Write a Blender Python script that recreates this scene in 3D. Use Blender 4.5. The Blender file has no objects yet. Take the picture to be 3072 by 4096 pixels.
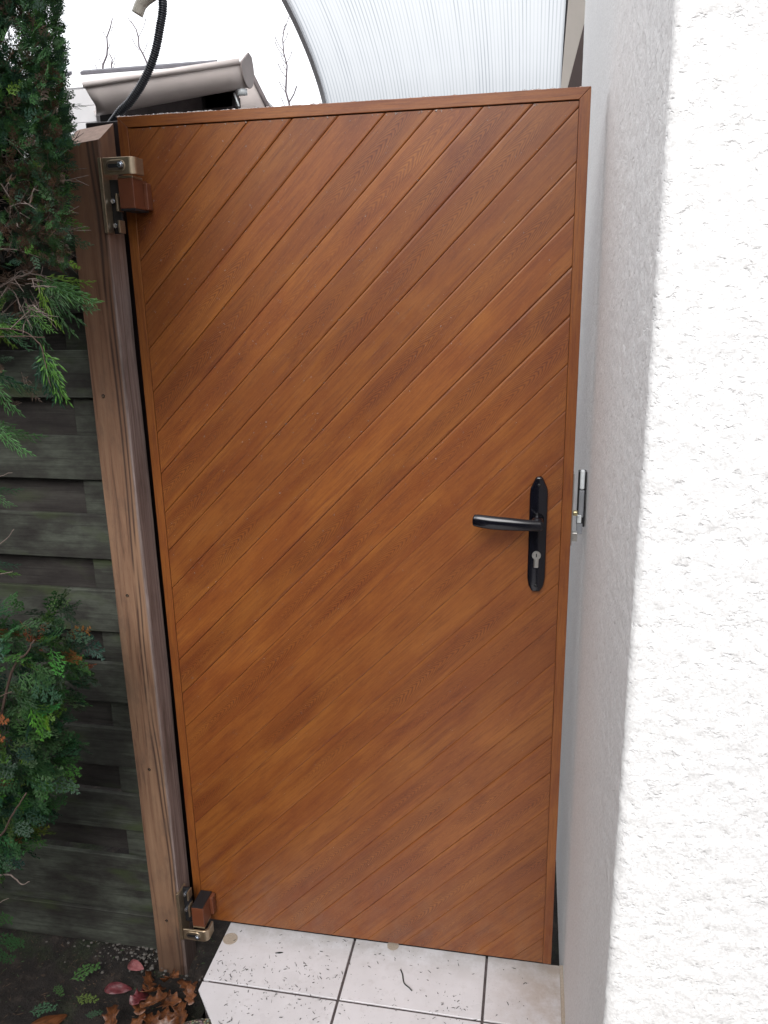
import bpy, bmesh, math, random
import numpy as np
from mathutils import Vector, Matrix
random.seed(7)
rng = np.random.default_rng(7)
S = bpy.context.scene
C = S.collection

# ------------------------------------------------------------------ camera
cam = bpy.data.cameras.new('camera')
camo = bpy.data.objects.new('camera', cam)
C.objects.link(camo)
Rm = Matrix(((0.98281653, 0.1836174, -0.01887656),
             (0.03095265, -0.26475891, -0.96381775),
             (-0.18197145, 0.946671733, -0.26589288)))
right, down, look = Rm[0], Rm[1], Rm[2]
M = Matrix.Identity(4)
for i in range(3):
    M[i][0] = right[i]; M[i][1] = -down[i]; M[i][2] = -look[i]
M[0][3], M[1][3], M[2][3] = 0.36762, -1.56786, 1.54709
camo.matrix_world = M
cam.sensor_fit = 'VERTICAL'
cam.sensor_height = 36.0
cam.lens = 36.0 * 3156.0 / 4096.0
cam.clip_start = 0.02
cam.clip_end = 500
S.camera = camo

# ------------------------------------------------------------------ sky, sun, exposure
world = bpy.data.worlds.new('World'); S.world = world
world.use_nodes = True
wn, wl = world.node_tree.nodes, world.node_tree.links
wn.clear()
SUN_EL, SUN_AZ = math.radians(40), math.radians(182)     # azimuth measured from +y, clockwise
sky = wn.new('ShaderNodeTexSky'); sky.sky_type = 'NISHITA'; sky.sun_disc = False
sky.sun_elevation = SUN_EL; sky.sun_rotation = SUN_AZ
sky.air_density = 1.5; sky.dust_density = 5.0
hs = wn.new('ShaderNodeHueSaturation'); hs.inputs['Saturation'].default_value = 0.3
mx = wn.new('ShaderNodeMix'); mx.data_type = 'RGBA'
mx.inputs[0].default_value = 0.85
mx.inputs[7].default_value = (6.1, 6.2, 6.45, 1)        # flat cloud cover
bg = wn.new('ShaderNodeBackground'); bg.inputs['Strength'].default_value = 0.11
wo = wn.new('ShaderNodeOutputWorld')
wl.new(sky.outputs[0], hs.inputs['Color']); wl.new(hs.outputs[0], mx.inputs[6])
wl.new(mx.outputs[2], bg.inputs['Color']); wl.new(bg.outputs[0], wo.inputs['Surface'])

sl = bpy.data.lights.new('sun', 'SUN'); sl.energy = 0.9; sl.angle = math.radians(35)
sl.color = (1.0, 0.985, 0.965)
so = bpy.data.objects.new('sun', sl); C.objects.link(so)
sd = Vector((math.sin(SUN_AZ) * math.cos(SUN_EL), math.cos(SUN_AZ) * math.cos(SUN_EL), math.sin(SUN_EL)))
so.rotation_euler = sd.to_track_quat('Z', 'Y').to_euler()
so.location = (0, -5, 6)
S.view_settings.view_transform = 'Standard'
S.view_settings.look = 'None'
S.view_settings.exposure = 1.5
S.view_settings.gamma = 1.0
S.view_settings.use_curve_mapping = False

# ------------------------------------------------------------------ helpers
def tag(o, label=None, cat=None, group=None, kind=None):
    if label: o['label'] = label
    if cat: o['category'] = cat
    if group: o['group'] = group
    if kind: o['kind'] = kind
    return o

def empty(name, loc=(0, 0, 0), label=None, cat=None, group=None):
    o = bpy.data.objects.new(name, None); C.objects.link(o); o.location = loc
    o.empty_display_size = 0.05
    return tag(o, label, cat, group)

def link(name, me, mat=None, parent=None):
    o = bpy.data.objects.new(name, me); C.objects.link(o)
    if mat and not me.materials: me.materials.append(mat)
    if parent:
        o.parent = parent
        o.matrix_parent_inverse = Matrix.Translation(-Vector(parent.location))
        o.matrix_parent_inverse = Matrix.Translation(Vector((0, 0, 0)) - world_loc(parent))
    return o

def world_loc(o):
    v = Vector(o.location)
    if o.parent: v = v + world_loc(o.parent) + o.matrix_parent_inverse.translation
    return v

def from_bm(name, bm, mat, parent=None, smooth=False):
    me = bpy.data.meshes.new(name); bm.normal_update(); bm.to_mesh(me); bm.free()
    if smooth:
        for p in me.polygons: p.use_smooth = True
    return link(name, me, mat, parent)

def bevel(bm, w, seg=2, edges=None):
    if w > 0:
        bmesh.ops.bevel(bm, geom=(edges or list(bm.edges)), offset=w, segments=seg, affect='EDGES', profile=0.5, clamp_overlap=True)

def add_box(bm, lo, hi):
    x0, y0, z0 = lo; x1, y1, z1 = hi
    v = [bm.verts.new(p) for p in [(x0,y0,z0),(x1,y0,z0),(x1,y1,z0),(x0,y1,z0),(x0,y0,z1),(x1,y0,z1),(x1,y1,z1),(x0,y1,z1)]]
    for f in [(0,3,2,1),(4,5,6,7),(0,1,5,4),(1,2,6,5),(2,3,7,6),(3,0,4,7)]: bm.faces.new([v[i] for i in f])

def box(name, lo, hi, mat, parent=None, bev=0.001, seg=2, smooth=False):
    bm = bmesh.new(); add_box(bm, lo, hi); bevel(bm, bev, seg)
    return from_bm(name, bm, mat, parent, smooth)

def add_prism(bm, pts, a0, a1, axis='y'):
    """polygon pts extruded along an axis; y: pts are (x,z), x: (y,z), z: (x,y)"""
    def P(p, a):
        return {'y': (p[0], a, p[1]), 'x': (a, p[0], p[1]), 'z': (p[0], p[1], a)}[axis]
    A = [bm.verts.new(P(p, a0)) for p in pts]; B = [bm.verts.new(P(p, a1)) for p in pts]
    n = len(pts)
    bm.faces.new(A); bm.faces.new(B[::-1])
    for i in range(n): bm.faces.new([A[(i+1) % n], A[i], B[i], B[(i+1) % n]])
    bmesh.ops.recalc_face_normals(bm, faces=bm.faces)

def prism(name, pts, a0, a1, mat, parent=None, axis='y', bev=0.001, seg=2, smooth=False):
    bm = bmesh.new(); add_prism(bm, pts, a0, a1, axis); bevel(bm, bev, seg)
    return from_bm(name, bm, mat, parent, smooth)

def add_tube(bm, pts, rad, n=10, caps=True):
    pts = [Vector(p) for p in pts]
    if not hasattr(rad, '__len__'): rad = [rad] * len(pts)
    rings = []
    t0 = (pts[1] - pts[0]).normalized()
    up = Vector((0, 0, 1)) if abs(t0.z) < 0.9 else Vector((1, 0, 0))
    nrm = t0.cross(up).normalized()
    for i, p in enumerate(pts):
        a = pts[max(i-1, 0)]; b = pts[min(i+1, len(pts)-1)]
        t = (b - a).normalized()
        nrm = (nrm - t * nrm.dot(t)).normalized()
        bn = t.cross(nrm)
        rings.append([bm.verts.new(p + (nrm * math.cos(k*2*math.pi/n) + bn * math.sin(k*2*math.pi/n)) * rad[i]) for k in range(n)])
    for r0, r1 in zip(rings, rings[1:]):
        for k in range(n): bm.faces.new([r0[k], r0[(k+1) % n], r1[(k+1) % n], r1[k]])
    if caps:
        bm.faces.new(rings[0][::-1]); bm.faces.new(rings[-1])
    bmesh.ops.recalc_face_normals(bm, faces=bm.faces)

def tube(name, pts, rad, mat, parent=None, n=10, caps=True, smooth=True):
    bm = bmesh.new(); add_tube(bm, pts, rad, n, caps)
    return from_bm(name, bm, mat, parent, smooth)

def smooth_path(pts, k=8):
    P = [Vector(p) for p in pts]; out = []
    P = [P[0]*2-P[1]] + P + [P[-1]*2-P[-2]]
    for i in range(1, len(P)-2):
        for j in range(k):
            t = j / k
            out.append(0.5*((2*P[i]) + (P[i+1]-P[i-1])*t + (2*P[i-1]-5*P[i]+4*P[i+1]-P[i+2])*t*t + (3*P[i]-P[i-1]-3*P[i+1]+P[i+2])*t**3))
    out.append(P[-2]); return out

def np_mesh(name, V, F, smooth=False):
    me = bpy.data.meshes.new(name)
    V = np.asarray(V, dtype=np.float32); F = np.asarray(F, dtype=np.int32)
    k = F.shape[1]
    me.vertices.add(len(V)); me.vertices.foreach_set('co', V.ravel())
    me.loops.add(F.size); me.loops.foreach_set('vertex_index', F.ravel())
    me.polygons.add(len(F)); me.polygons.foreach_set('loop_start', np.arange(0, F.size, k, dtype=np.int32))
    try: me.polygons.foreach_set('loop_total', np.full(len(F), k, dtype=np.int32))
    except Exception: pass
    if smooth: me.polygons.foreach_set('use_smooth', np.ones(len(F), dtype=bool))
    me.update(calc_edges=True); me.validate()
    return me

def grid_faces(nu, nv):
    i = np.arange(nu-1)[:, None]; j = np.arange(nv-1)[None, :]
    a = (i*nv + j).ravel()
    return np.stack([a, a+nv, a+nv+1, a+1], 1)

def vnoise2(u, v, seed=0):
    """smooth value noise on arrays"""
    r = np.random.default_rng(seed); T = r.random((256, 256))
    iu = np.floor(u).astype(int); iv = np.floor(v).astype(int); fu = u-iu; fv = v-iv
    fu = fu*fu*(3-2*fu); fv = fv*fv*(3-2*fv)
    g = lambda a, b: T[a % 256, b % 256]
    return (g(iu,iv)*(1-fu)+g(iu+1,iv)*fu)*(1-fv) + (g(iu,iv+1)*(1-fu)+g(iu+1,iv+1)*fu)*fv

# ------------------------------------------------------------------ materials
class NT:
    def __init__(s, name):
        s.m = bpy.data.materials.new(name); s.m.use_nodes = True
        s.n, s.l = s.m.node_tree.nodes, s.m.node_tree.links
        s.b = s.n['Principled BSDF']; s.out = s.n['Material Output']
    def node(s, t, **kw):
        x = s.n.new(t)
        for k, v in kw.items(): setattr(x, k, v)
        return x
    def lk(s, a, b): s.l.new(a, b)
    def coord(s, kind='Object', scale=(1,1,1), rot=(0,0,0), loc=(0,0,0), src=None):
        if src is None: src = s.node('ShaderNodeTexCoord').outputs[kind]
        mp = s.node('ShaderNodeMapping'); s.lk(src, mp.inputs[0])
        mp.inputs['Scale'].default_value = scale; mp.inputs['Rotation'].default_value = rot; mp.inputs['Location'].default_value = loc
        return mp.outputs[0]
    def noise(s, vec, scale, detail=4, rough=0.55, dist=0.0):
        x = s.node('ShaderNodeTexNoise'); s.lk(vec, x.inputs['Vector'])
        x.inputs['Scale'].default_value = scale; x.inputs['Detail'].default_value = detail
        x.inputs['Roughness'].default_value = rough; x.inputs['Distortion'].default_value = dist
        return x.outputs['Fac']
    def ramp(s, fac, stops, interp='LINEAR'):
        x = s.node('ShaderNodeValToRGB'); s.lk(fac, x.inputs[0]); e = x.color_ramp.elements
        x.color_ramp.interpolation = interp
        e[0].position, e[0].color = stops[0][0], (*stops[0][1], 1)
        e[1].position, e[1].color = stops[1][0], (*stops[1][1], 1)
        for p, c in stops[2:]:
            k = e.new(p); k.color = (*c, 1)
        return x.outputs[0]
    def mix(s, fac, a, b, mode='MIX'):
        x = s.node('ShaderNodeMix', data_type='RGBA', blend_type=mode)
        for sock, v in ((x.inputs[0], fac), (x.inputs[6], a), (x.inputs[7], b)):
            if hasattr(v, 'links'): s.lk(v, sock)
            elif isinstance(v, (int, float)): sock.default_value = v
            else: sock.default_value = (*v, 1)
        return x.outputs[2]
    def math(s, op, a, b=None, c=None):
        x = s.node('ShaderNodeMath', operation=op)
        for i, v in enumerate((a, b, c)):
            if v is None: continue
            if hasattr(v, 'links'): s.lk(v, x.inputs[i])
            else: x.inputs[i].default_value = v
        return x.outputs[0]
    def maprange(s, v, a, b, c=0, d=1):
        x = s.node('ShaderNodeMapRange'); s.lk(v, x.inputs[0])
        for i, q in enumerate((a, b, c, d)): x.inputs[i+1].default_value = q
        return x.outputs[0]
    def set(s, color=None, rough=None, metal=None, spec=None, **kw):
        for key, v in (('Base Color', color), ('Roughness', rough), ('Metallic', metal), ('Specular IOR Level', spec)):
            if v is None: continue
            if hasattr(v, 'links'): s.lk(v, s.b.inputs[key])
            elif key == 'Base Color': s.b.inputs[key].default_value = (*v, 1)
            else: s.b.inputs[key].default_value = v
        for k, v in kw.items(): s.b.inputs[k.replace('_', ' ')].default_value = v
        return s
    def bump(s, h, strength=0.3, dist=0.001, prev=None):
        x = s.node('ShaderNodeBump'); s.lk(h, x.inputs['Height'])
        x.inputs['Strength'].default_value = strength; x.inputs['Distance'].default_value = dist
        if prev: s.lk(prev, x.inputs['Normal'])
        s.lk(x.outputs[0], s.b.inputs['Normal']); return x.outputs[0]

def flat(name, color, rough=0.5, metal=0.0, noise=0.12, nscale=60, bump=0.0):
    t = NT(name); v = t.coord()
    f = t.noise(v, nscale, 4)
    c = t.mix(t.maprange(f, 0.3, 0.7), tuple(k*(1-noise) for k in color), tuple(min(1, k*(1+noise)) for k in color))
    t.set(c, rough, metal)
    if bump: t.bump(f, bump, 0.002)
    return t.m

def golden_oak(name, angle, boards=False, base=1.0):
    """laminated oak foil; the grain runs along local direction 'angle' in the xz plane"""
    t = NT(name)
    src = t.node('ShaderNodeTexCoord').outputs['Object']
    sep = t.node('ShaderNodeSeparateXYZ'); t.lk(src, sep.inputs[0])
    ca, sa = math.cos(angle), math.sin(angle)
    along = t.math('ADD', t.math('MULTIPLY', sep.outputs[0], ca), t.math('MULTIPLY', sep.outputs[2], sa))
    across = t.math('SUBTRACT', t.math('MULTIPLY', sep.outputs[2], ca), t.math('MULTIPLY', sep.outputs[0], sa))
    # board index and position across the board
    bi = t.math('DIVIDE', t.math('SUBTRACT', across, 2.1432*0.70711), -0.08932*0.70711)
    idx = t.math('FLOOR', bi); u = t.math('SUBTRACT', t.math('FRACT', bi), 0.5)
    def hash_(seed):
        w = t.node('ShaderNodeTexWhiteNoise', noise_dimensions='1D'); t.lk(t.math('ADD', idx, seed), w.inputs['W']); return w.outputs['Value']
    h1, h2 = hash_(3.3), hash_(17.7)
    pair = t.math('FLOOR', t.math('MULTIPLY', bi, 0.5))       # the foil pattern carries on over two boards
    wn2 = t.node('ShaderNodeTexWhiteNoise', noise_dimensions='1D'); t.lk(pair, wn2.inputs['W'])
    off = t.math('MULTIPLY', wn2.outputs['Value'], 9.0) if boards else 0.0
    cm = t.node('ShaderNodeCombineXYZ')
    t.lk(t.math('ADD', along, off), cm.inputs[0]); t.lk(sep.outputs[1], cm.inputs[1]); t.lk(t.math('ADD', across, off), cm.inputs[2])
    vr = cm.outputs[0]
    warp = t.noise(t.coord(src=vr, scale=(5, 1, 16)), 1.0, 3, 0.5)
    # cathedral figure: nested arches running along the board
    uu = t.math('ADD', u, t.math('MULTIPLY', t.math('SUBTRACT', warp, 0.5), 0.35))
    bow = t.math('MULTIPLY', t.math('POWER', t.math('ADD', t.math('ABSOLUTE', uu), 0.001), 1.35), 0.34)
    ph = t.math('ADD', t.math('ADD', along, bow), t.math('MULTIPLY', warp, 0.06))
    rings = t.maprange(t.math('SINE', t.math('MULTIPLY', ph, 2*math.pi/0.0125)), -0.5, 1.0)
    where = t.maprange(t.noise(t.coord(src=vr, scale=(2.3, 1, 4)), 1.0, 2), 0.43, 0.55)
    mid_ = t.maprange(t.math('ABSOLUTE', uu), 0.42, 0.20)
    cath = t.math('MULTIPLY', t.math('MULTIPLY', rings, where), t.math('MULTIPLY', mid_, t.maprange(h1, 0.20, 0.40)))
    streak = t.noise(t.coord(src=vr, scale=(3.2, 3, 95)), 1.0, 4, 0.62, 0.5)
    fibre = t.noise(t.coord(src=vr, scale=(14, 9, 330)), 1.0, 4, 0.65, 0.3)
    fine = t.noise(t.coord(src=vr, scale=(120, 60, 800)), 1.0, 3, 0.7)
    blotch = t.noise(t.coord(src=vr, scale=(3.2, 2, 15)), 1.3, 6, 0.66, 0.9)
    knot = t.node('ShaderNodeTexVoronoi'); t.lk(t.coord(src=vr, scale=(2.2, 0.5, 4.2)), knot.inputs['Vector']); knot.inputs['Scale'].default_value = 1.5
    kn = t.math('MULTIPLY', t.maprange(knot.outputs['Distance'], 0.14, 0.02), t.maprange(t.noise(t.coord(src=vr, scale=(40, 1, 70)), 1.0, 3), 0.35, 0.65))
    k = lambda c: tuple(q*base*1.13 for q in c)
    lite = k((0.210, 0.071, 0.0140)); mid = k((0.170, 0.050, 0.0102)); red = k((0.120, 0.029, 0.0080)); dk = k((0.070, 0.015, 0.005))
    c = t.ramp(blotch, [(0.26, red), (0.44, mid), (0.66, lite)])
    c = t.mix(t.math('MULTIPLY', t.maprange(streak, 0.50, 0.66), 0.55), c, red)
    c = t.mix(t.math('MULTIPLY', t.maprange(streak, 0.46, 0.28), 0.35), c, lite)
    broad = t.noise(t.coord(src=vr, scale=(2.4, 1, 6)), 1.6, 4, 0.55, 1.2)
    c = t.mix(t.math('MULTIPLY', t.maprange(broad, 0.50, 0.66), 0.32), c, red)
    c = t.mix(t.math('MULTIPLY', t.maprange(broad, 0.46, 0.34), 0.26), c, k((0.25, 0.090, 0.019)))
    c = t.mix(t.math('MULTIPLY', cath, 0.72 if boards else 0.0), c, dk)
    c = t.mix(t.math('MULTIPLY', kn, 0.55 if boards else 0.0), c, dk)
    c = t.mix(t.math('MULTIPLY', t.maprange(fibre, 0.50, 0.68), 0.55), c, dk)
    c = t.mix(t.math('MULTIPLY', t.maprange(fine, 0.54, 0.76), 0.50), c, k((0.27, 0.105, 0.032)))
    # dust and dried splashes low on the gate
    low = t.math('MULTIPLY', t.maprange(sep.outputs[2], 0.28, 0.0), t.maprange(t.noise(t.coord(src=src, scale=(22, 22, 14)), 1.0, 5, 0.7), 0.42, 0.70))
    c = t.mix(t.math('MULTIPLY', low, 0.22), c, (0.20, 0.14, 0.10))
    if boards:
        tone = t.maprange(h2, 0, 1, 0.90, 1.08)
        sc = t.node('ShaderNodeVectorMath', operation='SCALE'); t.lk(c, sc.inputs[0]); t.lk(tone, sc.inputs['Scale']); c = sc.outputs[0]
    t.set(c, t.maprange(fibre, 0.3, 0.8, 0.34, 0.50), spec=0.5)
    h = t.math('ADD', t.math('MULTIPLY', fine, 0.6), t.math('MULTIPLY', fibre, 0.9))
    t.bump(h, 0.35, 0.0006)
    return t.m

MAT = {}
A45 = math.radians(45)
MAT['oak_board'] = golden_oak('oak_board', A45, True)
MAT['oak_vert'] = golden_oak('oak_vertical', math.radians(90), False, 0.98)
MAT['oak_horiz'] = golden_oak('oak_horizontal', 0, False, 1.0)
MAT['hinge_brown'] = flat('hinge_brown', (0.125, 0.038, 0.017), 0.42, 0, 0.06)
MAT['bronze'] = flat('bronzed_steel', (0.40, 0.315, 0.22), 0.34, 0.85, 0.10, 150)
MAT['bronze_dark'] = flat('bronze_recess_shade', (0.16, 0.125, 0.09), 0.45, 0.7, 0.1)
MAT['zinc'] = flat('zinc_bolt', (0.55, 0.60, 0.68), 0.22, 0.95, 0.15, 200)
MAT['black_gloss'] = flat('black_enamel', (0.004, 0.004, 0.007), 0.16, 0, 0.1)
MAT['black_matt'] = flat('black_plastic', (0.008, 0.008, 0.010), 0.55, 0, 0.1)
MAT['steel'] = flat('brushed_steel', (0.50, 0.49, 0.46), 0.33, 0.9, 0.1, 300)
MAT['brass'] = flat('latch_brass', (0.55, 0.48, 0.28), 0.3, 0.9, 0.08)
MAT['grey_plastic'] = flat('grey_plastic', (0.23, 0.24, 0.26), 0.4)
MAT['white_plastic'] = flat('white_plastic', (0.68, 0.72, 0.74), 0.35)
MAT['dark_brown_paint'] = flat('dark_brown_paint', (0.010, 0.006, 0.007), 0.5, 0, 0.2, 30)
MAT['beige_pvc'] = flat('beige_pvc', (0.62, 0.555, 0.53), 0.35, 0, 0.07, 12)
MAT['cap_beige'] = flat('dull_beige', (0.27, 0.23, 0.22), 0.5, 0, 0.15, 20)
MAT['cream_pvc'] = flat('cream_pvc', (0.62, 0.58, 0.50), 0.4, 0, 0.06, 20)
MAT['conduit'] = flat('conduit_black', (0.010, 0.013, 0.020), 0.34, 0, 0.1)
MAT['roof_white'] = flat('pale_roof_sheet', (0.74, 0.73, 0.74), 0.5, 0, 0.08, 8)
MAT['roof_dark'] = flat('dark_roof_edge', (0.10, 0.095, 0.11), 0.6, 0, 0.2, 30)
MAT['fascia'] = flat('weathered_fascia', (0.11, 0.09, 0.09), 0.7, 0, 0.25, 25)
MAT['twig'] = flat('twig_bark', (0.075, 0.045, 0.035), 0.8, 0, 0.3, 300, 0.4)
MAT['twig_pale'] = flat('dead_twig', (0.15, 0.115, 0.10), 0.85, 0, 0.3, 300)
MAT['twig_bare'] = flat('bare_twig', (0.10, 0.08, 0.09), 0.8, 0, 0.2, 50)
MAT['frame_grey'] = flat('grey_aluminium', (0.62, 0.62, 0.64), 0.4, 0.3, 0.06, 20)
MAT['board_beige'] = flat('beige_board', (0.42, 0.38, 0.34), 0.6, 0, 0.05, 10)
MAT['brown_soffit'] = flat('brown_soffit', (0.055, 0.034, 0.030), 0.6, 0, 0.08, 20)

# render (stucco) wall
t = NT('white_render'); v = t.coord()
n1 = t.noise(v, 95, 5, 0.6); n2 = t.noise(v, 240, 3, 0.65)
vo = t.node('ShaderNodeTexVoronoi'); t.lk(t.coord(scale=(1, 1, 1.5)), vo.inputs['Vector']); vo.inputs['Scale'].default_value = 70; vo.inputs['Randomness'].default_value = 1
pit = t.maprange(t.noise(t.coord(scale=(1, 1, 1.25)), 104, 3, 0.6, 0.3), 0.58, 0.72)
col = t.mix(t.maprange(t.noise(v, 2.2, 4), 0.3, 0.75), (0.83, 0.82, 0.81), (0.77, 0.765, 0.765))
col = t.mix(t.math('MULTIPLY', pit, 0.20), col, (0.42, 0.42, 0.44))
col = t.mix(t.math('MULTIPLY', t.maprange(n2, 0.42, 0.62), 0.36), col, (0.45, 0.43, 0.42))
t.set(col, 0.85, spec=0.25)
b1 = t.bump(t.math('ADD', t.math('MULTIPLY', n1, 1.0), t.math('MULTIPLY', pit, -0.7)), 0.5, 0.003)
t.bump(n2, 0.5, 0.0012, b1)
MAT['render'] = t.m

# tiles
t = NT('floor_tile'); v = t.coord()
c = t.mix(t.maprange(t.noise(v, 7, 5, 0.6), 0.35, 0.7), (0.63, 0.615, 0.635), (0.55, 0.535, 0.55))
sep = t.node('ShaderNodeSeparateXYZ'); t.lk(v, sep.inputs[0])
dirt = t.math('MULTIPLY', t.maprange(sep.outputs[0], 0.28, 0.46), t.maprange(t.noise(v, 16, 5, 0.7), 0.3, 0.62))
c = t.mix(t.math('MULTIPLY', dirt, 0.75), c, (0.33, 0.25, 0.185))
edge_d = t.math('MULTIPLY', t.maprange(sep.outputs[1], -0.06, 0.01), t.maprange(t.noise(v, 26, 5, 0.7), 0.36, 0.6))
c = t.mix(t.math('MULTIPLY', edge_d, 0.35), c, (0.28, 0.24, 0.20))
sm_ = t.maprange(t.noise(v, 38, 5, 0.7), 0.55, 0.72)
c = t.mix(t.math('MULTIPLY', sm_, 0.28), c, (0.36, 0.33, 0.32))
spk = t.maprange(t.noise(v, 230, 3, 0.55), 0.67, 0.73)
c = t.mix(t.math('MULTIPLY', spk, 0.55), c, (0.12, 0.10, 0.10))
t.set(c, t.maprange(t.noise(v, 11, 3), 0.3, 0.7, 0.25, 0.45), spec=0.4)
t.bump(t.noise(v, 60, 3), 0.08, 0.001)
MAT['tile'] = t.m
MAT['grout'] = flat('dirty_grout', (0.075, 0.060, 0.060), 0.9, 0, 0.3, 80)
MAT['slab'] = flat('concrete_bed', (0.10, 0.09, 0.085), 0.9, 0, 0.3, 20, 0.4)
MAT['stain'] = flat('tan_stain', (0.36, 0.30, 0.24), 0.6, 0, 0.12, 250)

# soil
t = NT('dark_soil'); v = t.coord()
a = t.noise(v, 24, 8, 0.7); b = t.noise(v, 5, 4, 0.6, 0.3)
c = t.ramp(a, [(0.3, (0.006, 0.005, 0.0045)), (0.55, (0.022, 0.016, 0.013)), (0.75, (0.07, 0.052, 0.042))])
moss = t.maprange(b, 0.54, 0.66)
c = t.mix(t.math('MULTIPLY', moss, 0.65), c, t.ramp(t.noise(v, 120, 4), [(0.3, (0.008, 0.016, 0.005)), (0.7, (0.035, 0.055, 0.014))]))
t.set(c, 0.85); t.bump(t.noise(v, 70, 8, 0.75), 0.9, 0.012)
MAT['soil'] = t.m
MAT['crumb'] = flat('pale_crumbs', (0.11, 0.10, 0.09), 0.9, 0, 0.3, 200)

# weathered fence wood
def fence_mat(name, ramp_, moss_):
 t = NT(name); oi = t.node('ShaderNodeObjectInfo'); src = t.node('ShaderNodeTexCoord').outputs['Object']
 cm = t.node('ShaderNodeCombineXYZ'); t.lk(t.math('MULTIPLY', oi.outputs['Random'], 9.0), cm.inputs[0]); t.lk(t.math('MULTIPLY', oi.outputs['Random'], 3.0), cm.inputs[2])
 va = t.node('ShaderNodeVectorMath', operation='ADD'); t.lk(src, va.inputs[0]); t.lk(cm.outputs[0], va.inputs[1]); v = va.outputs[0]
 fib = t.noise(t.coord(src=v, scale=(5, 8, 150)), 1.0, 6, 0.7, 0.6)
 bl = t.noise(t.coord(src=v, scale=(4, 4, 9)), 1.6, 5, 0.65)
 c = t.ramp(bl, ramp_)
 c = t.mix(t.math('MULTIPLY', t.maprange(fib, 0.48, 0.68), 0.65), c, (0.009, 0.007, 0.006))
 mg = t.maprange(t.noise(t.coord(src=v, scale=(2, 2, 5)), 2.3, 4), 0.55, 0.68)
 c = t.mix(t.math('MULTIPLY', mg, moss_), c, (0.040, 0.058, 0.016))
 kn = t.node('ShaderNodeTexVoronoi'); t.lk(t.coord(src=v, scale=(3.1, 1, 6)), kn.inputs['Vector']); kn.inputs['Scale'].default_value = 1.6
 c = t.mix(t.maprange(kn.outputs['Distance'], 0.045, 0.03), c, (0.010, 0.007, 0.006))
 t.set(c, 0.8); t.bump(fib, 0.5, 0.002)
 return t.m
MAT['fence'] = fence_mat('fence_wood', [(0.34, (0.020, 0.017, 0.015)), (0.48, (0.040, 0.041, 0.033)), (0.66, (0.085, 0.096, 0.074))], 0.7)
MAT['fence_back'] = fence_mat('fence_wood_brown', [(0.34, (0.018, 0.014, 0.013)), (0.48, (0.034, 0.029, 0.026)), (0.66, (0.056, 0.052, 0.045))], 0.45)

# post wood: orange-tan on the front, greyed on the side towards the gate
def post_mat():
    t = NT('post_pine'); src = t.node('ShaderNodeTexCoord').outputs['Object']
    sep = t.node('ShaderNodeSeparateXYZ'); t.lk(src, sep.inputs[0])
    drift = t.noise(t.coord(src=src, scale=(3, 3, 1.5)), 1.0, 2, 0.45)
    bend = t.math('MULTIPLY', t.math('SUBTRACT', drift, 0.5), 0.075)
    xx = t.math('ADD', sep.outputs[0], bend)
    grain = t.noise(t.coord(src=src, scale=(62, 62, 2.6)), 1.0, 5, 0.66, 0.9)
    fine = t.noise(t.coord(src=src, scale=(420, 420, 8)), 1.0, 3, 0.7)
    c = t.ramp(grain, [(0.32, (0.085, 0.040, 0.023)), (0.45, (0.185, 0.100, 0.058)), (0.70, (0.25, 0.148, 0.088))])
    c = t.mix(t.math('MULTIPLY', t.maprange(fine, 0.5, 0.8), 0.35), c, (0.10, 0.05, 0.032))
    # upper third is fresher and oranger
    topf = t.maprange(sep.outputs[2], 1.05, 1.75)
    c = t.mix(t.math('MULTIPLY', topf, 0.55), c, t.mix(grain, (0.070, 0.022, 0.010), (0.17, 0.065, 0.030)))
    # two long meandering cracks on the front face
    for x0, w in ((-0.4815, 0.0016), (-0.4725, 0.0013)):
        d = t.math('ABSOLUTE', t.math('SUBTRACT', xx, x0))
        c = t.mix(t.math('MULTIPLY', t.math('MULTIPLY', t.maprange(d, w*2.2, w*0.4), t.maprange(t.noise(t.coord(src=src, scale=(1, 1, 3+900*w)), 1.0, 3), 0.36, 0.5)), 0.85), c, (0.028, 0.012, 0.009))
    side = t.math('MULTIPLY', t.maprange(sep.outputs[0], -0.4660, -0.4615), t.maprange(sep.outputs[2], 1.72, 1.55))
    gf = t.noise(t.coord(src=src, scale=(60, 170, 4.0)), 1.0, 6, 0.7, 0.6)
    grey = t.ramp(gf, [(0.36, (0.095, 0.066, 0.058)), (0.62, (0.25, 0.195, 0.178))])
    c = t.mix(side, c, grey)
    foot_dark = t.maprange(sep.outputs[2], 0.03, -0.06)  # darker brown towards the foot of the post
    c = t.mix(t.math('MULTIPLY', foot_dark, 0.6), c, (0.05, 0.026, 0.018))
    dirt = t.maprange(t.noise(t.coord(src=src, scale=(18, 18, 7)), 1.0, 6, 0.7), 0.50, 0.68)
    c = t.mix(t.math('MULTIPLY', dirt, 0.45), c, (0.055, 0.038, 0.030))
    t.set(c, 0.72); t.bump(t.math('ADD', grain, t.math('MULTIPLY', fine, 0.3)), 0.5, 0.0015)
    return t.m
MAT['post'] = post_mat()
MAT['cut_wood'] = flat('pink_cut_wood', (0.40, 0.26, 0.20), 0.7, 0, 0.15, 90)

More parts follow.
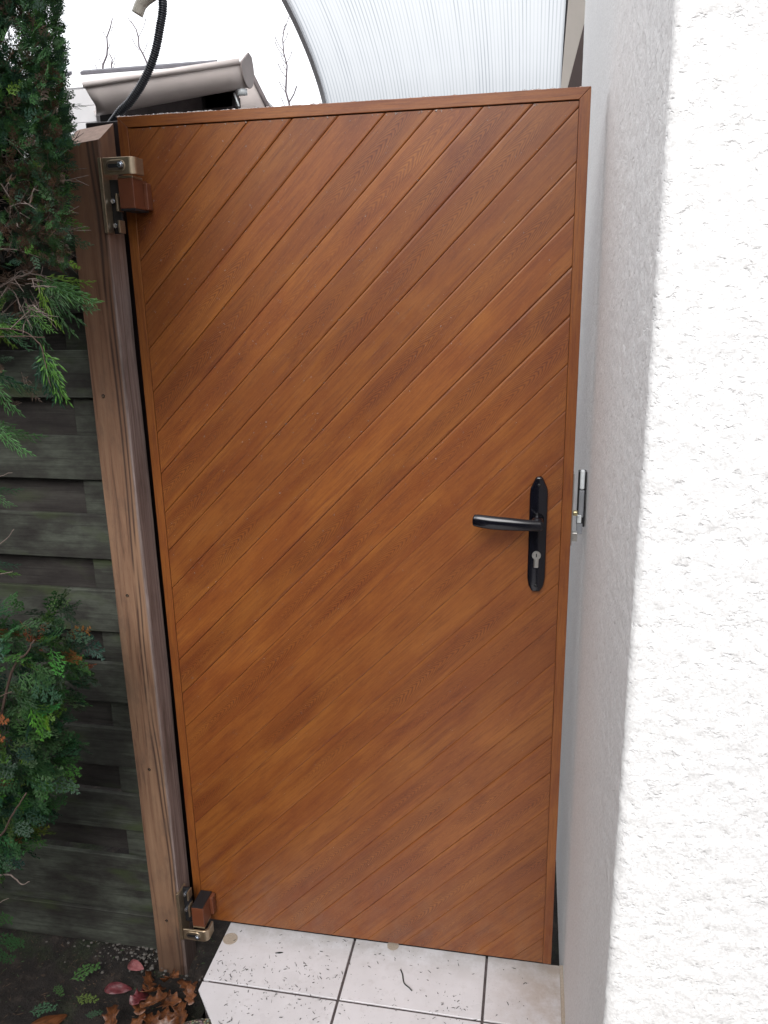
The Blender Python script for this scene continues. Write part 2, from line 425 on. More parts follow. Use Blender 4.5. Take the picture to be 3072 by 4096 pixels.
# polycarbonate: translucent, fluted
t = NT('fluted_polycarbonate'); v = t.coord()
sep = t.node('ShaderNodeSeparateXYZ'); t.lk(v, sep.inputs[0])
w = t.math('SINE', t.math('MULTIPLY', sep.outputs[0], 2*math.pi/0.020))
w = t.math('POWER', t.maprange(w, -1, 1), 5.0)
grime = t.noise(t.coord(scale=(14, 0.6, 0.6)), 1.0, 4, 0.6)
stripe = t.math('MULTIPLY', w, t.maprange(grime, 0.38, 0.62, 0.25, 1.0))
c = t.mix(stripe, (0.53, 0.54, 0.545), (0.30, 0.32, 0.34))
tr = t.node('ShaderNodeBsdfTranslucent'); t.lk(c, tr.inputs[0])
gl = t.node('ShaderNodeBsdfGlossy'); gl.inputs['Roughness'].default_value = 0.25; t.lk(c, gl.inputs[0])
tp = t.node('ShaderNodeBsdfTransparent'); t.lk(c, tp.inputs[0])
m1 = t.node('ShaderNodeMixShader'); m1.inputs[0].default_value = 0.35; t.lk(tr.outputs[0], m1.inputs[1]); t.lk(tp.outputs[0], m1.inputs[2])
m2 = t.node('ShaderNodeMixShader'); m2.inputs[0].default_value = 0.10; t.lk(m1.outputs[0], m2.inputs[1]); t.lk(gl.outputs[0], m2.inputs[2])
t.lk(m2.outputs[0], t.out.inputs['Surface'])
MAT['polycarb'] = t.m

# foliage: colour comes from a per-spray attribute
t = NT('conifer_foliage'); at = t.node('ShaderNodeAttribute'); at.attribute_name = 'tint'
v = t.coord(); c = t.mix(t.maprange(t.noise(v, 260, 2), 0.3, 0.7), at.outputs['Color'], (0.0, 0.0, 0.0)); 
c = t.mix(0.75, c, at.outputs['Color'])
t.set(c, 0.5, spec=0.4)
tl = t.node('ShaderNodeBsdfTranslucent'); t.lk(c, tl.inputs[0])
ms = t.node('ShaderNodeMixShader'); ms.inputs[0].default_value = 0.25
t.lk(t.b.outputs[0], ms.inputs[1]); t.lk(tl.outputs[0], ms.inputs[2]); t.lk(ms.outputs[0], t.out.inputs['Surface'])
MAT['foliage'] = t.m
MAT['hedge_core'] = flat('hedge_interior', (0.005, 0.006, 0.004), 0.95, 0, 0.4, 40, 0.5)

def leaf_mat(name, a, b, rough=0.35):
    t = NT(name); v = t.coord('Generated')
    c = t.mix(t.maprange(t.noise(v, 5, 5, 0.6), 0.3, 0.7), a, b)
    t.set(c, rough, spec=0.5); t.bump(t.noise(v, 14, 4), 0.3, 0.002); return t.m
MAT['oak_leaf'] = leaf_mat('wet_oak_leaf', (0.045, 0.016, 0.008), (0.20, 0.072, 0.025))
MAT['red_leaf'] = leaf_mat('red_leaf', (0.065, 0.010, 0.014), (0.15, 0.032, 0.036))
MAT['pink_leaf'] = leaf_mat('pink_leaf', (0.17, 0.045, 0.05), (0.30, 0.11, 0.11))

t = NT('exposed_aggregate'); v = t.coord()
vo = t.node('ShaderNodeTexVoronoi'); t.lk(v, vo.inputs['Vector']); vo.inputs['Scale'].default_value = 190
c = t.mix(0.45, t.mix(t.maprange(t.noise(v, 150, 2), 0.35, 0.65), (0.30, 0.25, 0.17), (0.16, 0.14, 0.12)), vo.outputs['Color'], 'SOFT_LIGHT')
c = t.mix(t.maprange(vo.outputs['Distance'], 0.35, 0.6), c, (0.06, 0.055, 0.045))
t.set(c, 0.7); t.bump(vo.outputs['Distance'], 1.0, -0.004)
MAT['aggregate'] = t.m
t = NT('rain_drop'); t.set((1, 1, 1), 0.03); t.b.inputs['Transmission Weight'].default_value = 0.88; t.b.inputs['IOR'].default_value = 1.33
MAT['water'] = t.m

# ------------------------------------------------------------------ setting: ground
G = -0.12
nx, ny = 150, 110
xs = np.linspace(-2.4, -0.372, nx); ys = np.linspace(-1.6, 0.45, ny)
X, Y = np.meshgrid(xs, ys, indexing='ij')
Z = G + 0.022*(vnoise2(X*7, Y*7, 1)-.5) + 0.014*(vnoise2(X*26, Y*26, 2)-.5) + 0.008*(vnoise2(X*80, Y*80, 3)-.5) + 0.02*np.clip((Y+0.05)/0.2, 0, 1)
me = np_mesh('soil', np.stack([X, Y, Z], -1).reshape(-1, 3), grid_faces(nx, ny)[:, ::-1], True)
tag(link('soil', me, MAT['soil']), kind='structure')
bm = bmesh.new()
for a in [(-60, -60), (60, -60), (60, 60), (-60, 60)]: bm.verts.new((a[0], a[1], G-0.045))
bm.faces.new(list(bm.verts)); tag(from_bm('ground', bm, MAT['soil']), kind='structure')

# tiled path: bed + tiles
path = box('tile_path', (-0.366, -3.2, -0.16), (0.479, 0.026, -0.0335), MAT['grout'], None, 0); tag(path, kind='structure')
# bed is cut at the broken corner by using a chamfered outline instead of a plain box
bpy.data.objects.remove(path)
path = prism('tile_path', [(-0.360, 0.026), (0.4785, 0.026), (0.4785, -3.2), (-0.10, -3.2), (-0.10, -0.372), (-0.355, -0.184)], -0.16, -0.0335, MAT['grout'], None, 'z', 0)
tag(path, kind='structure')
T = 0.333; g = 0.0031
cols = [(-0.369, -0.036), (-0.036, 0.297), (0.297, 0.479)]
rows = [(-0.153, 0.030)] + [(-0.153-T*(k+1), -0.153-T*k) for k in range(9)]
for r, (y0, y1) in enumerate(rows):
    for cidx, (x0, x1) in enumerate(cols):
        lo, hi = (x0+(g if cidx else 0), y0+g), (x1-g, y1-(g if r else 0))
        pts = [(lo[0], lo[1]), (hi[0], lo[1]), (hi[0], hi[1]), (lo[0], hi[1])]
        if r == 1 and cidx == 0: pts = [(-0.115, lo[1]), (hi[0], lo[1]), (hi[0], hi[1]), (lo[0], hi[1]), (lo[0], -0.180)]
        if r >= 2 and cidx == 0: continue
        dz = random.uniform(-0.0004, 0.0004)
        prism('tile', pts, -0.038, -0.030+dz, MAT['tile'], path, 'z', 0.0008, 1)
box('edge_sealant', (0.4715, -0.745, -0.0305), (0.4845, 0.028, -0.0245), MAT['stain'], path, 0.002)

# ------------------------------------------------------------------ rendered wall (one mesh round the corner)
CX, CY = 0.480, -0.745
side = np.concatenate([np.linspace(1.115, -0.35, 130, endpoint=False), np.linspace(-0.35, CY+0.012, 95)])
arc = np.linspace(0, math.pi/2, 7)[1:-1]
front = np.concatenate([np.linspace(CX+0.012, 1.02, 145), np.linspace(1.04, 3.2, 50)])
P, N = [], []
for y in side: P.append((CX, y)); N.append((-1, 0))
for a in arc: P.append((CX+0.012-0.012*math.cos(a), CY+0.012-0.012*math.sin(a))); N.append((-math.cos(a), -math.sin(a)))
for x in front: P.append((x, CY)); N.append((0, -1))
P = np.array(P); N = np.array(N)
sarc = np.concatenate([[0], np.cumsum(np.linalg.norm(np.diff(P, axis=0), axis=1))])
zs = np.concatenate([np.linspace(-0.16, 0.4, 70, endpoint=False), np.linspace(0.4, 2.0, 420, endpoint=False), np.linspace(2.0, 3.6, 90)])
SS, ZZ = np.meshgrid(sarc, zs, indexing='ij')
h = 0.55*vnoise2(SS*75, ZZ*75, 11) + 0.3*vnoise2(SS*160+9, ZZ*160, 12) + 0.22*vnoise2(SS*30, ZZ*34, 13)
h = np.clip(h, 0.28, 1.0)
yy = P[:, 1][:, None] + 0*ZZ
edge = np.exp(-((P[:, 0]-CX)[:, None]**2 + (P[:, 1]-CY)[:, None]**2)/0.02**2)
amp = np.where(yy > -0.1, 0.0012, 0.0021) + 0.0014*(P[:, 0] > CX+0.01)[:, None] + 0.0002*edge
D = (h-0.52)*amp
V = np.stack([P[:, 0][:, None]+N[:, 0][:, None]*D, P[:, 1][:, None]+N[:, 1][:, None]*D, ZZ], -1)
me = np_mesh('render_face', V.reshape(-1, 3), grid_faces(len(P), len(zs)), True)
wall = empty('rendered_wall', (0.48, -0.745, G), 'white rough rendered house wall with its corner beside the gate', 'wall')
link('render_face', me, MAT['render'], wall)
box('wall_core', (0.492, -0.73, -0.16), (3.2, 1.108, 3.6), MAT['render'], wall, 0)
# back end of the wall
bm = bmesh.new(); add_box(bm, (0.481, 1.1, -0.16), (0.60, 1.115, 3.6)); from_bm('end_face', bm, MAT['render'], wall)

# ------------------------------------------------------------------ gate
gate = empty('garden_gate', (0, 0, 0), 'golden oak garden gate with diagonal boards and black lever handle', 'gate')
HW, HH, FW = 0.45, 1.8909, 0.0197
# frame (mitred), 3 mm proud of the boards
prism('frame_rail', [(-HW, HH), (HW, HH), (HW-FW, HH-FW), (-HW+FW, HH-FW)], -0.0, 0.040, MAT['oak_horiz'], gate, 'y', 0.0009, 2)
prism('frame_stile', [(-HW, 0), (-HW, HH-0.0004), (-HW+FW, HH-FW-0.0004), (-HW+FW, 0)], -0.0, 0.040, MAT['oak_vert'], gate, 'y', 0.0009, 2)
prism('frame_stile', [(HW, 0), (HW, HH-0.0004), (HW-FW, HH-FW-0.0004), (HW-FW, 0)], -0.0, 0.040, MAT['oak_vert'], gate, 'y', 0.0009, 2)
box('gate_core', (-HW+FW-0.003, 0.0105, 0.004), (HW-FW+0.003, 0.036, HH-FW+0.003), MAT['oak_vert'], gate, 0)
def clip(poly, a, b, c):      # keep a*x+b*z <= c
    out = []
    for i in range(len(poly)):
        p, q = poly[i], poly[(i+1) % len(poly)]
        dp, dq = a*p[0]+b*p[1]-c, a*q[0]+b*q[1]-c
        if dp <= 0: out.append(p)
        if dp*dq < 0:
            k = dp/(dp-dq); out.append((p[0]+(q[0]-p[0])*k, p[1]+(q[1]-p[1])*k))
    return out
X0, X1, Z0, Z1 = -HW+FW+0.0007, HW-FW-0.0007, 0.0, HH-FW-0.0022
cs = [2.1432-0.08932*k for k in range(-3, 33)]
for k, (ca, cb) in enumerate(zip(cs, cs[1:])):
    gp = 0.0001
    poly = [(X0, Z0), (X1, Z0), (X1, Z1), (X0, Z1)]
    poly = clip(poly, -1, 1, ca-gp); poly = clip(poly, 1, -1, -(cb+gp))
    if len(poly) < 3: continue
    ar = abs(sum(poly[i][0]*poly[(i+1) % len(poly)][1]-poly[(i+1) % len(poly)][0]*poly[i][1] for i in range(len(poly))))/2
    if ar < 2e-5: continue
    bm = bmesh.new(); add_prism(bm, poly, 0.0022, 0.0100)
    # bevel only the two long front edges
    ed = []
    for e in bm.edges:
        a, b = e.verts[0].co, e.verts[1].co
        if abs(a.y-0.0022) < 1e-5 and abs(b.y-0.0022) < 1e-5:
            d = (b-a)
            if d.length > 0.01 and abs(abs(d.x)-abs(d.z)) < 1e-4: ed.append(e)
    dark = (k % 2 == 0)
    if ed: bevel(bm, (0.0036, 0.0024, 0.0030, 0.0026, 0.0038)[k % 5], 2, ed)
    dp_ = (0.95, 0.55, 0.70, 0.60, 1.0, 0.60, 0.80)[k % 7] if 4 <= k <= 15 else (0.55, 0.24, 0.42, 0.30, 0.60, 0.26, 0.38)[k % 7]
    for v_ in bm.verts:
        if v_.co.y < 0.0075: v_.co.y = 0.0022+(v_.co.y-0.0022)*dp_
        else: v_.co.y = 0.0100
    from_bm('board', bm, MAT['oak_board'], gate)

# handle
PX = 0.3838
out = [(-0.006, 0.122), (0.006, 0.122), (0.0168, 0.098), (0.0178, 0.085), (0.0178, -0.092), (0.0150, -0.108), (0.008, -0.121), (-0.008, -0.121), (-0.0150, -0.108), (-0.0178, -0.092), (-0.0178, 0.085), (-0.0168, 0.098)]
plate = prism('handle_plate', [(PX+a, 1.069+b) for a, b in out], -0.0085, 0.003, MAT['black_gloss'], gate, 'y', 0.0035, 3, True)
tube('rosette', [(PX-0.001, -0.006, 1.104), (PX-0.001, -0.030, 1.104), (PX-0.001, -0.050, 1.103)], [0.0135, 0.0115, 0.0105], MAT['black_gloss'], plate, 20)
lv = smooth_path([(PX+0.008, -0.050, 1.1025), (PX-0.02, -0.052, 1.1030), (PX-0.055, -0.054, 1.1045), (PX-0.09, -0.055, 1.1065), (PX-0.118, -0.053, 1.1095), (PX-0.127, -0.051, 1.110)], 6)
n = len(lv); bm = bmesh.new()
add_tube(bm, lv, [0.0105+0.0035*math.sin(math.pi*min(1, (i/(n-1))*1.0)**1.3) if i < n-4 else [0.0125, 0.0115, 0.0085, 0.004][i-(n-4)] for i in range(n)], 16)
for v_ in bm.verts: v_.co.y = -0.052+(v_.co.y+0.052)*0.62
from_bm('lever', bm, MAT['black_gloss'], plate, True)
cyl = tube('lock_cylinder', [(PX-0.0008, -0.006, 1.0275), (PX-0.0008, -0.0115, 1.0275)], [0.0092, 0.0088], MAT['steel'], plate, 24, True, False)
box('cylinder_stem', (PX-0.0058, -0.0112, 1.0005), (PX+0.0042, -0.006, 1.024), MAT['steel'], plate, 0.0022, 3)
box('keyhole', (PX-0.0018, -0.0119, 1.0245), (PX+0.0004, -0.0113, 1.032), MAT['black_matt'], plate, 0)
tube('screw', [(PX, -0.008, 1.1745), (PX, -0.0098, 1.1745)], 0.0032, MAT['black_matt'], plate, 10)
tube('screw', [(PX-0.0005, -0.008, 0.962), (PX-0.0005, -0.0098, 0.962)], 0.0032, MAT['black_matt'], plate, 10)

# lock hardware on the edge of the gate
lk_ = box('lock_faceplate', (0.4502, 0.010, 1.045), (0.4528, 0.031, 1.196), MAT['steel'], gate, 0.0005)
box('latch_bolt', (0.4528, 0.013, 1.107), (0.4625, 0.027, 1.1165), MAT['brass'], lk_, 0.002)
box('dead_bolt', (0.4528, 0.012, 1.0535), (0.4635, 0.029, 1.072), MAT['steel'], lk_, 0.0012)

# strike on the wall
stk = empty('strike_box', (0.4800, 0.055, 1.12), 'small black and grey latch keeper on the wall beside the gate edge', 'keeper')
box('keeper_body', (0.4625, 0.042, 1.076), (0.4785, 0.062, 1.1930), MAT['black_matt'], stk, 0.0015)
box('keeper_cover', (0.4655, 0.034, 1.157), (0.4745, 0.0415, 1.198), MAT['white_plastic'], stk, 0.003)
box('keeper_plate', (0.4650, 0.036, 1.098), (0.4750, 0.0415, 1.155), MAT['grey_plastic'], stk, 0.0015)
box('keeper_cover', (0.4625, 0.034, 1.086), (0.4715, 0.0415, 1.103), MAT['white_plastic'], stk, 0.0015)
box('keeper_plate', (0.4620, 0.036, 1.062), (0.4745, 0.0415, 1.0845), MAT['grey_plastic'], stk, 0.0015)

# hinges ------------------------------------------------------------
def stadium(cx, cz, w, h, n=8):
    r = h/2; pts = []
    for k in range(n+1):
        a = -math.pi/2 + math.pi*k/n; pts.append((cx+w/2-r+r*math.cos(a), cz+r*math.sin(a)))
    for k in range(n+1):
        a = math.pi/2 + math.pi*k/n; pts.append((cx-w/2+r+r*math.cos(a), cz+r*math.sin(a)))
    return pts
def hexagon(cx, cz, r, rot=0.2): return [(cx+r*math.cos(rot+k*math.pi/3), cz+r*math.sin(rot+k*math.pi/3)) for k in range(6)]
def hinge(zc, s, label):
    """zc: height of the joint line, s=+1 bronze arm above the brown knuckle, -1 below"""
    z = lambda a: zc + s*a
    kz = sorted((z(-0.0575), z(-0.003)))
    root = box('hinge', (-0.4300, -0.0600, kz[0]), (-0.3990, -0.0005, kz[1]), MAT['hinge_brown'], gate, 0.0012)
    root['label'] = label
    def bx(name, x0, x1, y0, y1, a0, a1, mat, bev=0.001):
        zz = sorted((z(a0), z(a1))); return box(name, (x0, y0, zz[0]), (x1, y1, zz[1]), MAT[mat], root, bev)
    # bent arm with rounded end
    prof = [(-0.4535, -0.0680)] + [(-0.402+0.013*math.sin(a), -0.055-0.013*math.cos(a)) for a in np.linspace(0, math.pi/2, 8)] + [(-0.389, -0.030)]
    inn = [(p[0]-(0.005 if i > 3 else 0.002), p[1]+0.005) for i, p in enumerate(prof)]
    inn[-1] = (-0.394, -0.030); inn[0] = (-0.4535, -0.063)
    zz = sorted((z(0.003), z(0.0335)))
    prism('bent_arm', prof + inn[::-1], zz[0], zz[1], MAT['bronze'], root, 'z', 0.0007, 1)
    prism('slot_rim', stadium(-0.4275, z(0.0182), 0.041, 0.0212), -0.0695, -0.0675, MAT['bronze'], root, 'y', 0.0007, 1)
    prism('slot', stadium(-0.4275, z(0.0182), 0.036, 0.0165), -0.0698, -0.0694, MAT['bronze_dark'], root, 'y', 0)  # slot and step: recess shade put into dark faces, not sunk
    prism('slot_step', stadium(-0.4295, z(0.0182), 0.026, 0.0070), -0.0701, -0.0697, MAT['black_matt'], root, 'y', 0)
    prism('bolt', hexagon(-0.4150, z(0.0190), 0.0066), -0.0745, -0.0698, MAT['zinc'], root, 'y', 0.0008, 2)
    tube('bolt_head', [(-0.4150, -0.0744, z(0.0190)), (-0.4150, -0.0760, z(0.0190))], [0.0044, 0.0030], MAT['zinc'], root, 12)
    # channel fixed to the side of the post
    bx('channel', -0.4615, -0.4545, -0.0715, -0.030, -0.1020, 0.0335, 'bronze')
    bx('channel_web', -0.4550, -0.4345, -0.047, -0.040, -0.102, -0.003, 'black_matt')
    for a0, a1 in ((-0.062, -0.030), (-0.102, -0.078)):
        bx('channel_lip', -0.4375, -0.4335, -0.062, -0.040, a0, a1, 'bronze')
    for a in (-0.043, -0.088):
        prism('bolt', hexagon(-0.4475, z(a), 0.0050, 0.5), -0.0555, -0.0465, MAT['zinc'], root, 'y', 0.0008, 2)
    # washer, leaf on the gate and end cap
    bx('washer', -0.4300, -0.3990, -0.060, -0.018, -0.0030, 0.0015, 'bronze')
    bx('leaf', -0.3995, -0.3905, -0.0200, -0.0005, -0.0575, -0.0075, 'hinge_brown', 0.0015)
    bx('end_cap', -0.4292, -0.3998, -0.0592, -0.002, -0.0612, -0.0575, 'black_matt', 0.0005)
    return root
hinge(1.7740, 1, 'upper gate hinge with bronze arm above its brown knuckle')
hinge(0.0290, -1, 'lower gate hinge with bronze arm below its brown knuckle')

# rain drops on the gate: too many and too small to pick apart
def drops(n, sampler, name, parent):
    base = []
    for ring, (rr, hh) in enumerate(((1.0, 0.0), (0.72, 0.5))):
        for k in range(6): base.append((rr*math.cos(k*math.pi/3+ring*0.5), -hh, rr*math.sin(k*math.pi/3+ring*0.5)))
    base.append((0, -0.7, 0)); base = np.array(base)
    F = []
    for k in range(6):
        a, b = k, (k+1) % 6; F += [(a, b, 6+b), (a, 6+b, 6+a), (6+a, 6+b, 12)]
    F = np.array(F)
    Vs, Fs = [], []
    for i in range(n):
        x, y, z_, r = sampler()
        Vs.append(base*np.array([r, r*0.8, r*random.uniform(0.9, 1.4)])+np.array([x, y, z_])); Fs.append(F+13*i)
    me = np_mesh(name, np.concatenate(Vs), np.concatenate(Fs), True)
    return tag(link(name, me, MAT['water'], parent), kind='stuff')
def sm():
    while True:
        x = random.uniform(-0.42, 0.42); z_ = random.uniform(0.05, 1.86)
        w = 0.12+0.88*math.exp(-max(0, (x+0.15))*4.0)*min(1, (z_/1.6)**2)
        if random.random() < w: return x, 0.0021, z_, 0.0004+0.0009*random.random()**2.5
drops(2100, sm, 'rain_drops', gate)
def sm2():
    x = random.uniform(-0.449, 0.445)
    if random.random() < 0.6: x = -0.449 + abs(random.gauss(0, 0.25))
    return min(x, 0.445), random.uniform(0.001, 0.012), HH, random.uniform(0.0018, 0.0034)
bm = bmesh.new()
for i in range(190):
    x, y, z_, r = sm2()
    bmesh.ops.create_icosphere(bm, subdivisions=1, radius=1.0, matrix=Matrix.Translation((x, y+0.001, z_+0.0003)) @ Matrix.Diagonal((r*random.uniform(1, 2.4), r, r*0.75, 1)))
tag(from_bm('rail_drops', bm, MAT['water'], gate, True), kind='stuff')
# hanging drops under the top rail
def sm3(): return random.uniform(-0.42, 0.42), 0.0018, HH-FW-0.0035-abs(random.gauss(0, 0.001)), random.uniform(0.0012, 0.0021)
drops(46, sm3, 'hanging_drops', gate)

# ------------------------------------------------------------------ gate post and the dark post behind it
post = empty('gate_post', (-0.493, -0.038, G), 'weathered pine gate post with slanted top and long cracks', 'post')
bm = bmesh.new()
r = 0.004; x0, x1, y0, y1 = -0.536, -0.4585, -0.062, 0.002
prof = []
for cx_, cy_, a0 in ((x0+r, y0+r, 180), (x1-r, y0+r, 270), (x1-r, y1-r, 0), (x0+r, y1-r, 90)):
    for k in range(5):
        a = math.radians(a0+90*k/4); prof.append((cx_+r*math.cos(a), cy_+r*math.sin(a)))
zl = np.linspace(-0.16, 1.832, 60); rings = []
for i, z_ in enumerate(zl):
    ring = []
    for k, (px, py) in enumerate(prof):
        o = 0.0012*math.sin(z_*5.1+k*0.3)+0.0009*math.sin(z_*13+k)
        zz = z_
        if i == len(zl)-1: zz = 1.833+(py-y0)*0.62+(px-x0)*0.10+random.uniform(-0.0012, 0.0012)
        ring.append(bm.verts.new((px+o*0.5, py+o*0.3, zz)))
    rings.append(ring)
for a, b in zip(rings, rings[1:]):
    for k in range(len(prof)): bm.faces.new([a[k], a[(k+1) % len(prof)], b[(k+1) % len(prof)], b[k]])
from_bm('timber', bm, MAT['post'], post)
bm = bmesh.new(); vs = []
for px, py in prof: vs.append(bm.verts.new((px, py, 1.8332+(py-y0)*0.62+(px-x0)*0.10)))
bm.faces.new(vs); from_bm('sawn_top', bm, MAT['cut_wood'], post)
for x_, z_ in ((-0.5095, 1.355), (-0.506, 0.913), (-0.4995, 0.473), (-0.4985, 0.040)):
    hole = tube('hole_shade', [(x_, -0.0600, z_), (x_, -0.0634, z_)], 0.0034, MAT['dark_brown_paint'], post, 10, True, False)  # dark disc on the surface for the shade inside a hole
    tube('screw', [(x_+0.0004, -0.0632, z_-0.0004), (x_+0.0004, -0.0640, z_-0.0004)], 0.0019, MAT['bronze'], hole, 8, True, False)
MAT['gap_brown'] = flat('gap_brown_paint', (0.020, 0.012, 0.013), 0.5, 0, 0.2, 30)
dp = box('steel_post', (-0.545, 0.046, -0.16), (-0.4600, 0.090, 1.8945), MAT['gap_brown'], None, 0.003)
tag(dp, 'dark brown post in the gap between pine post and gate', 'post')

# ------------------------------------------------------------------ woven fence panel
fence = empty('fence_panel', (-1.5, 0.0, G), 'dark weathered fence panel of overlapping horizontal boards behind the conifer', 'fence')
XL = -3.2
def fboard(z0, z1, ya, yb, x1, name='board', mat='fence'):
    nseg = 14; V = []; F = []
    tilt = random.uniform(-0.002, 0.002); ph = random.uniform(0, 6)
    xs_ = [XL+(x1-XL)*i/nseg for i in range(nseg+1)]
    bm = bmesh.new(); rings = []
    for i, x_ in enumerate(xs_):
        w = 0.0022*math.sin(x_*2.3+ph); d = 0.0025*math.sin(x_*1.7+ph*2)
        rings.append([bm.verts.new(p) for p in [(x_, ya+d, z0+w-tilt), (x_, yb+d, z0+w-tilt), (x_, yb+d, z1+w+tilt), (x_, ya+d, z1+w+tilt)]])
    for a, b in zip(rings, rings[1:]):
        for k in range(4): bm.faces.new([a[k], b[k], b[(k+1) % 4], a[(k+1) % 4]])
    bm.faces.new(rings[0]); bm.faces.new(rings[-1][::-1])
    bmesh.ops.recalc_face_normals(bm, faces=bm.faces); bevel(bm, 0.0012, 1)
    return from_bm(name, bm, MAT[mat], fence)
for k in range(-6, 5):
    zb = 0.616+0.181*(-k)
    fboard(zb+0.002, zb+0.104, -0.014, -0.002, -0.556+random.uniform(-0.006, 0.004))
    fboard(zb-0.086, zb+0.010, 0.021, 0.032, -0.585, 'board', 'fence_back')
for xx in (-0.593, -1.35, -2.1, -2.9):
    box('batten', (xx-0.026, 0.000, 0.0), (xx+0.026, 0.0195, 1.80), MAT['fence'], fence, 0.0015)
box('batten', (-0.565, 0.010, 0.0), (-0.5375, 0.040, 1.80), MAT['fence'], fence, 0.0015)
fboard(-0.008-0.04, -0.108+0.05+0.15-0.01, -0.004, 0.010, -0.545, 'gravel_board')
# ------------------------------------------------------------------ conifer sprays
def spray_template(seed, pairs=8, tips=3, droop=0.1, loose=0.0, wd=0.0145):
    r = random.Random(seed); segs = []
    def P(t): return np.array([t, 0.06*math.sin(t*3+seed), -droop*t*t])
    for i in range(pairs):
        segs.append((P(i/pairs), P((i+1)/pairs), 0.020*(1-0.5*i/pairs)))
    for i in range(pairs):
        t = 0.10+0.86*i/pairs
        for sd_ in (-1, 1):
            t2 = t + (0.04 if sd_ > 0 else 0)
            l = (0.46*(1-t*0.70)+r.uniform(-0.05, 0.05))*(1+loose*0.4); a = math.radians(38+r.uniform(-8, 8))*sd_
            b0 = P(t2); d = np.array([math.cos(a), math.sin(a), r.uniform(-0.12, 0.12)-0.1*loose]); b1 = b0+d*l
            nseg = 2
            for q in range(nseg): segs.append((b0+d*l*q/nseg, b0+d*l*(q+1)/nseg, wd))
            for k in range(tips):
                tt = 0.28+0.62*k/max(1, tips-0.5)
                for s2 in (-1, 1):
                    a2 = a+s2*math.radians(36+r.uniform(-8, 8)); ll = l*(0.42-0.22*tt)+0.02
                    p0 = b0+d*l*tt; d2 = np.array([math.cos(a2), math.sin(a2), r.uniform(-0.15, 0.15)])
                    segs.append((p0, p0+d2*ll, wd))
    V = []; F = []
    for p0, p1, w in segs:
        d = p1-p0; n = np.array([-d[1], d[0], 0]); n = n/(np.linalg.norm(n)+1e-9)*w
        up = np.array([0, 0, w*0.5]); k = len(V); m = p0+d*0.55
        V += [p0-n*0.45, m-n, p1+d*0.05, m+n, p0+n*0.45, p0+d*0.5+up]
        F += [(k, k+1, k+5), (k+1, k+2, k+5), (k+2, k+3, k+5), (k+3, k+4, k+5)]
    return np.array(V), np.array(F)
T_hi = [spray_template(s, 5, 2, 0.15, 0, 0.030) for s in range(5)]
T_fine = [spray_template(s+80, 4, 1, 0.15, 0, 0.034) for s in range(6)]
T_big = [spray_template(s+60, 5, 2, 0.2, 0.5, 0.027) for s in range(6)]
T_lo = [spray_template(s+20, 6, 1, 0.2) for s in range(4)]
T_loose = [spray_template(s+40, 7, 1, 0.35, 1.0, 0.020) for s in range(4)]
GREEN = [(0.022, 0.066, 0.027), (0.030, 0.086, 0.028), (0.042, 0.110, 0.032), (0.018, 0.056, 0.032)]
BRIGHT = [(0.085, 0.22, 0.035), (0.065, 0.19, 0.05), (0.13, 0.24, 0.03)]
BROWN = [(0.070, 0.040, 0.024), (0.10, 0.055, 0.034), (0.055, 0.034, 0.022)]
class Sprays:
    def __init__(s): s.V = []; s.F = []; s.T = []; s.n = 0
    def add(s, tpl, p, axis, size, tint, nrm=None, widen=1.0):
        a = np.array(axis, float); a /= np.linalg.norm(a)
        n = np.array(nrm if nrm is not None else rng.normal(size=3), float); n = n-a*n.dot(a); n /= np.linalg.norm(n)
        b = np.cross(n, a)
        V, F = tpl
        W = np.array(p)+size*(V[:, :1]*a+V[:, 1:2]*b*widen+V[:, 2:3]*n)
        s.V.append(W); s.F.append(F+s.n); s.n += len(V)
        tt = np.array([*tint, 1.0]); s.T.append(np.tile(tt, (len(V), 1)))
    def build(s, name, parent, stuff=True):
        me = np_mesh(name, np.concatenate(s.V), np.concatenate(s.F))
        at = me.color_attributes.new('tint', 'FLOAT_COLOR', 'POINT')
        T = np.concatenate(s.T).astype(np.float32)
        if len(me.vertices) == len(T): at.data.foreach_set('color', T.ravel())
        o = link(name, me, MAT['foliage'], parent)
        if stuff: o['kind'] = 'stuff'
        return o
def pick(L): 
    c = random.choice(L); k = random.uniform(0.75, 1.25); return tuple(q*k for q in c)

hedge = empty('conifer_hedge', (-0.9, -0.25, G), 'dark green conifer hedge with browned inner twigs in front of the fence', 'hedge')
def xr(y, z): return -0.362-(y+0.3)*0.62-0.02*max(0, 2.1-z)/0.5
sp = Sprays()
def tint_up(z):
    q = random.random()
    brown = 0.16 if z > 1.76 else 0.48
    if q < brown: return pick(BROWN)
    if q > 0.955: return pick(BRIGHT)
    return pick(GREEN)
for i in range(9000):                 # front and right surface of the upper hedge
    z = random.uniform(1.60, 2.5)
    if z < 1.72 and random.random() < 0.35: z += 0.2
    if i % 10 < 6:
        y = -0.40+min(0.2, random.expovariate(18)); x = xr(y, z)-0.03-random.expovariate(5) if i % 3 else xr(y, z)-0.03-random.uniform(0, 0.3)
    else:
        y = random.uniform(-0.40, -0.08); x = xr(y, z)-0.028-random.expovariate(28)
    if x < -1.3: continue
    near = x > -0.62 and z < 2.15
    ax = (random.gauss(0.55, 0.45), random.gauss(-0.55, 0.4), random.gauss(0.28, 0.5))
    sp.add(random.choice(T_fine if near else T_lo), (x, y, z), ax, random.uniform(0.018, 0.034) if near else random.uniform(0.04, 0.07), tint_up(z))
for i in range(500):                  # silhouettes of short twiglets against the sky
    z = random.uniform(1.78, 2.3); y = random.uniform(-0.38, -0.15); x = xr(y, z)-0.022
    sp.add(random.choice(T_hi), (x, y, z), (1, random.gauss(0, 0.35), random.gauss(0.35, 0.3)), random.uniform(0.018, 0.030), pick(GREEN))
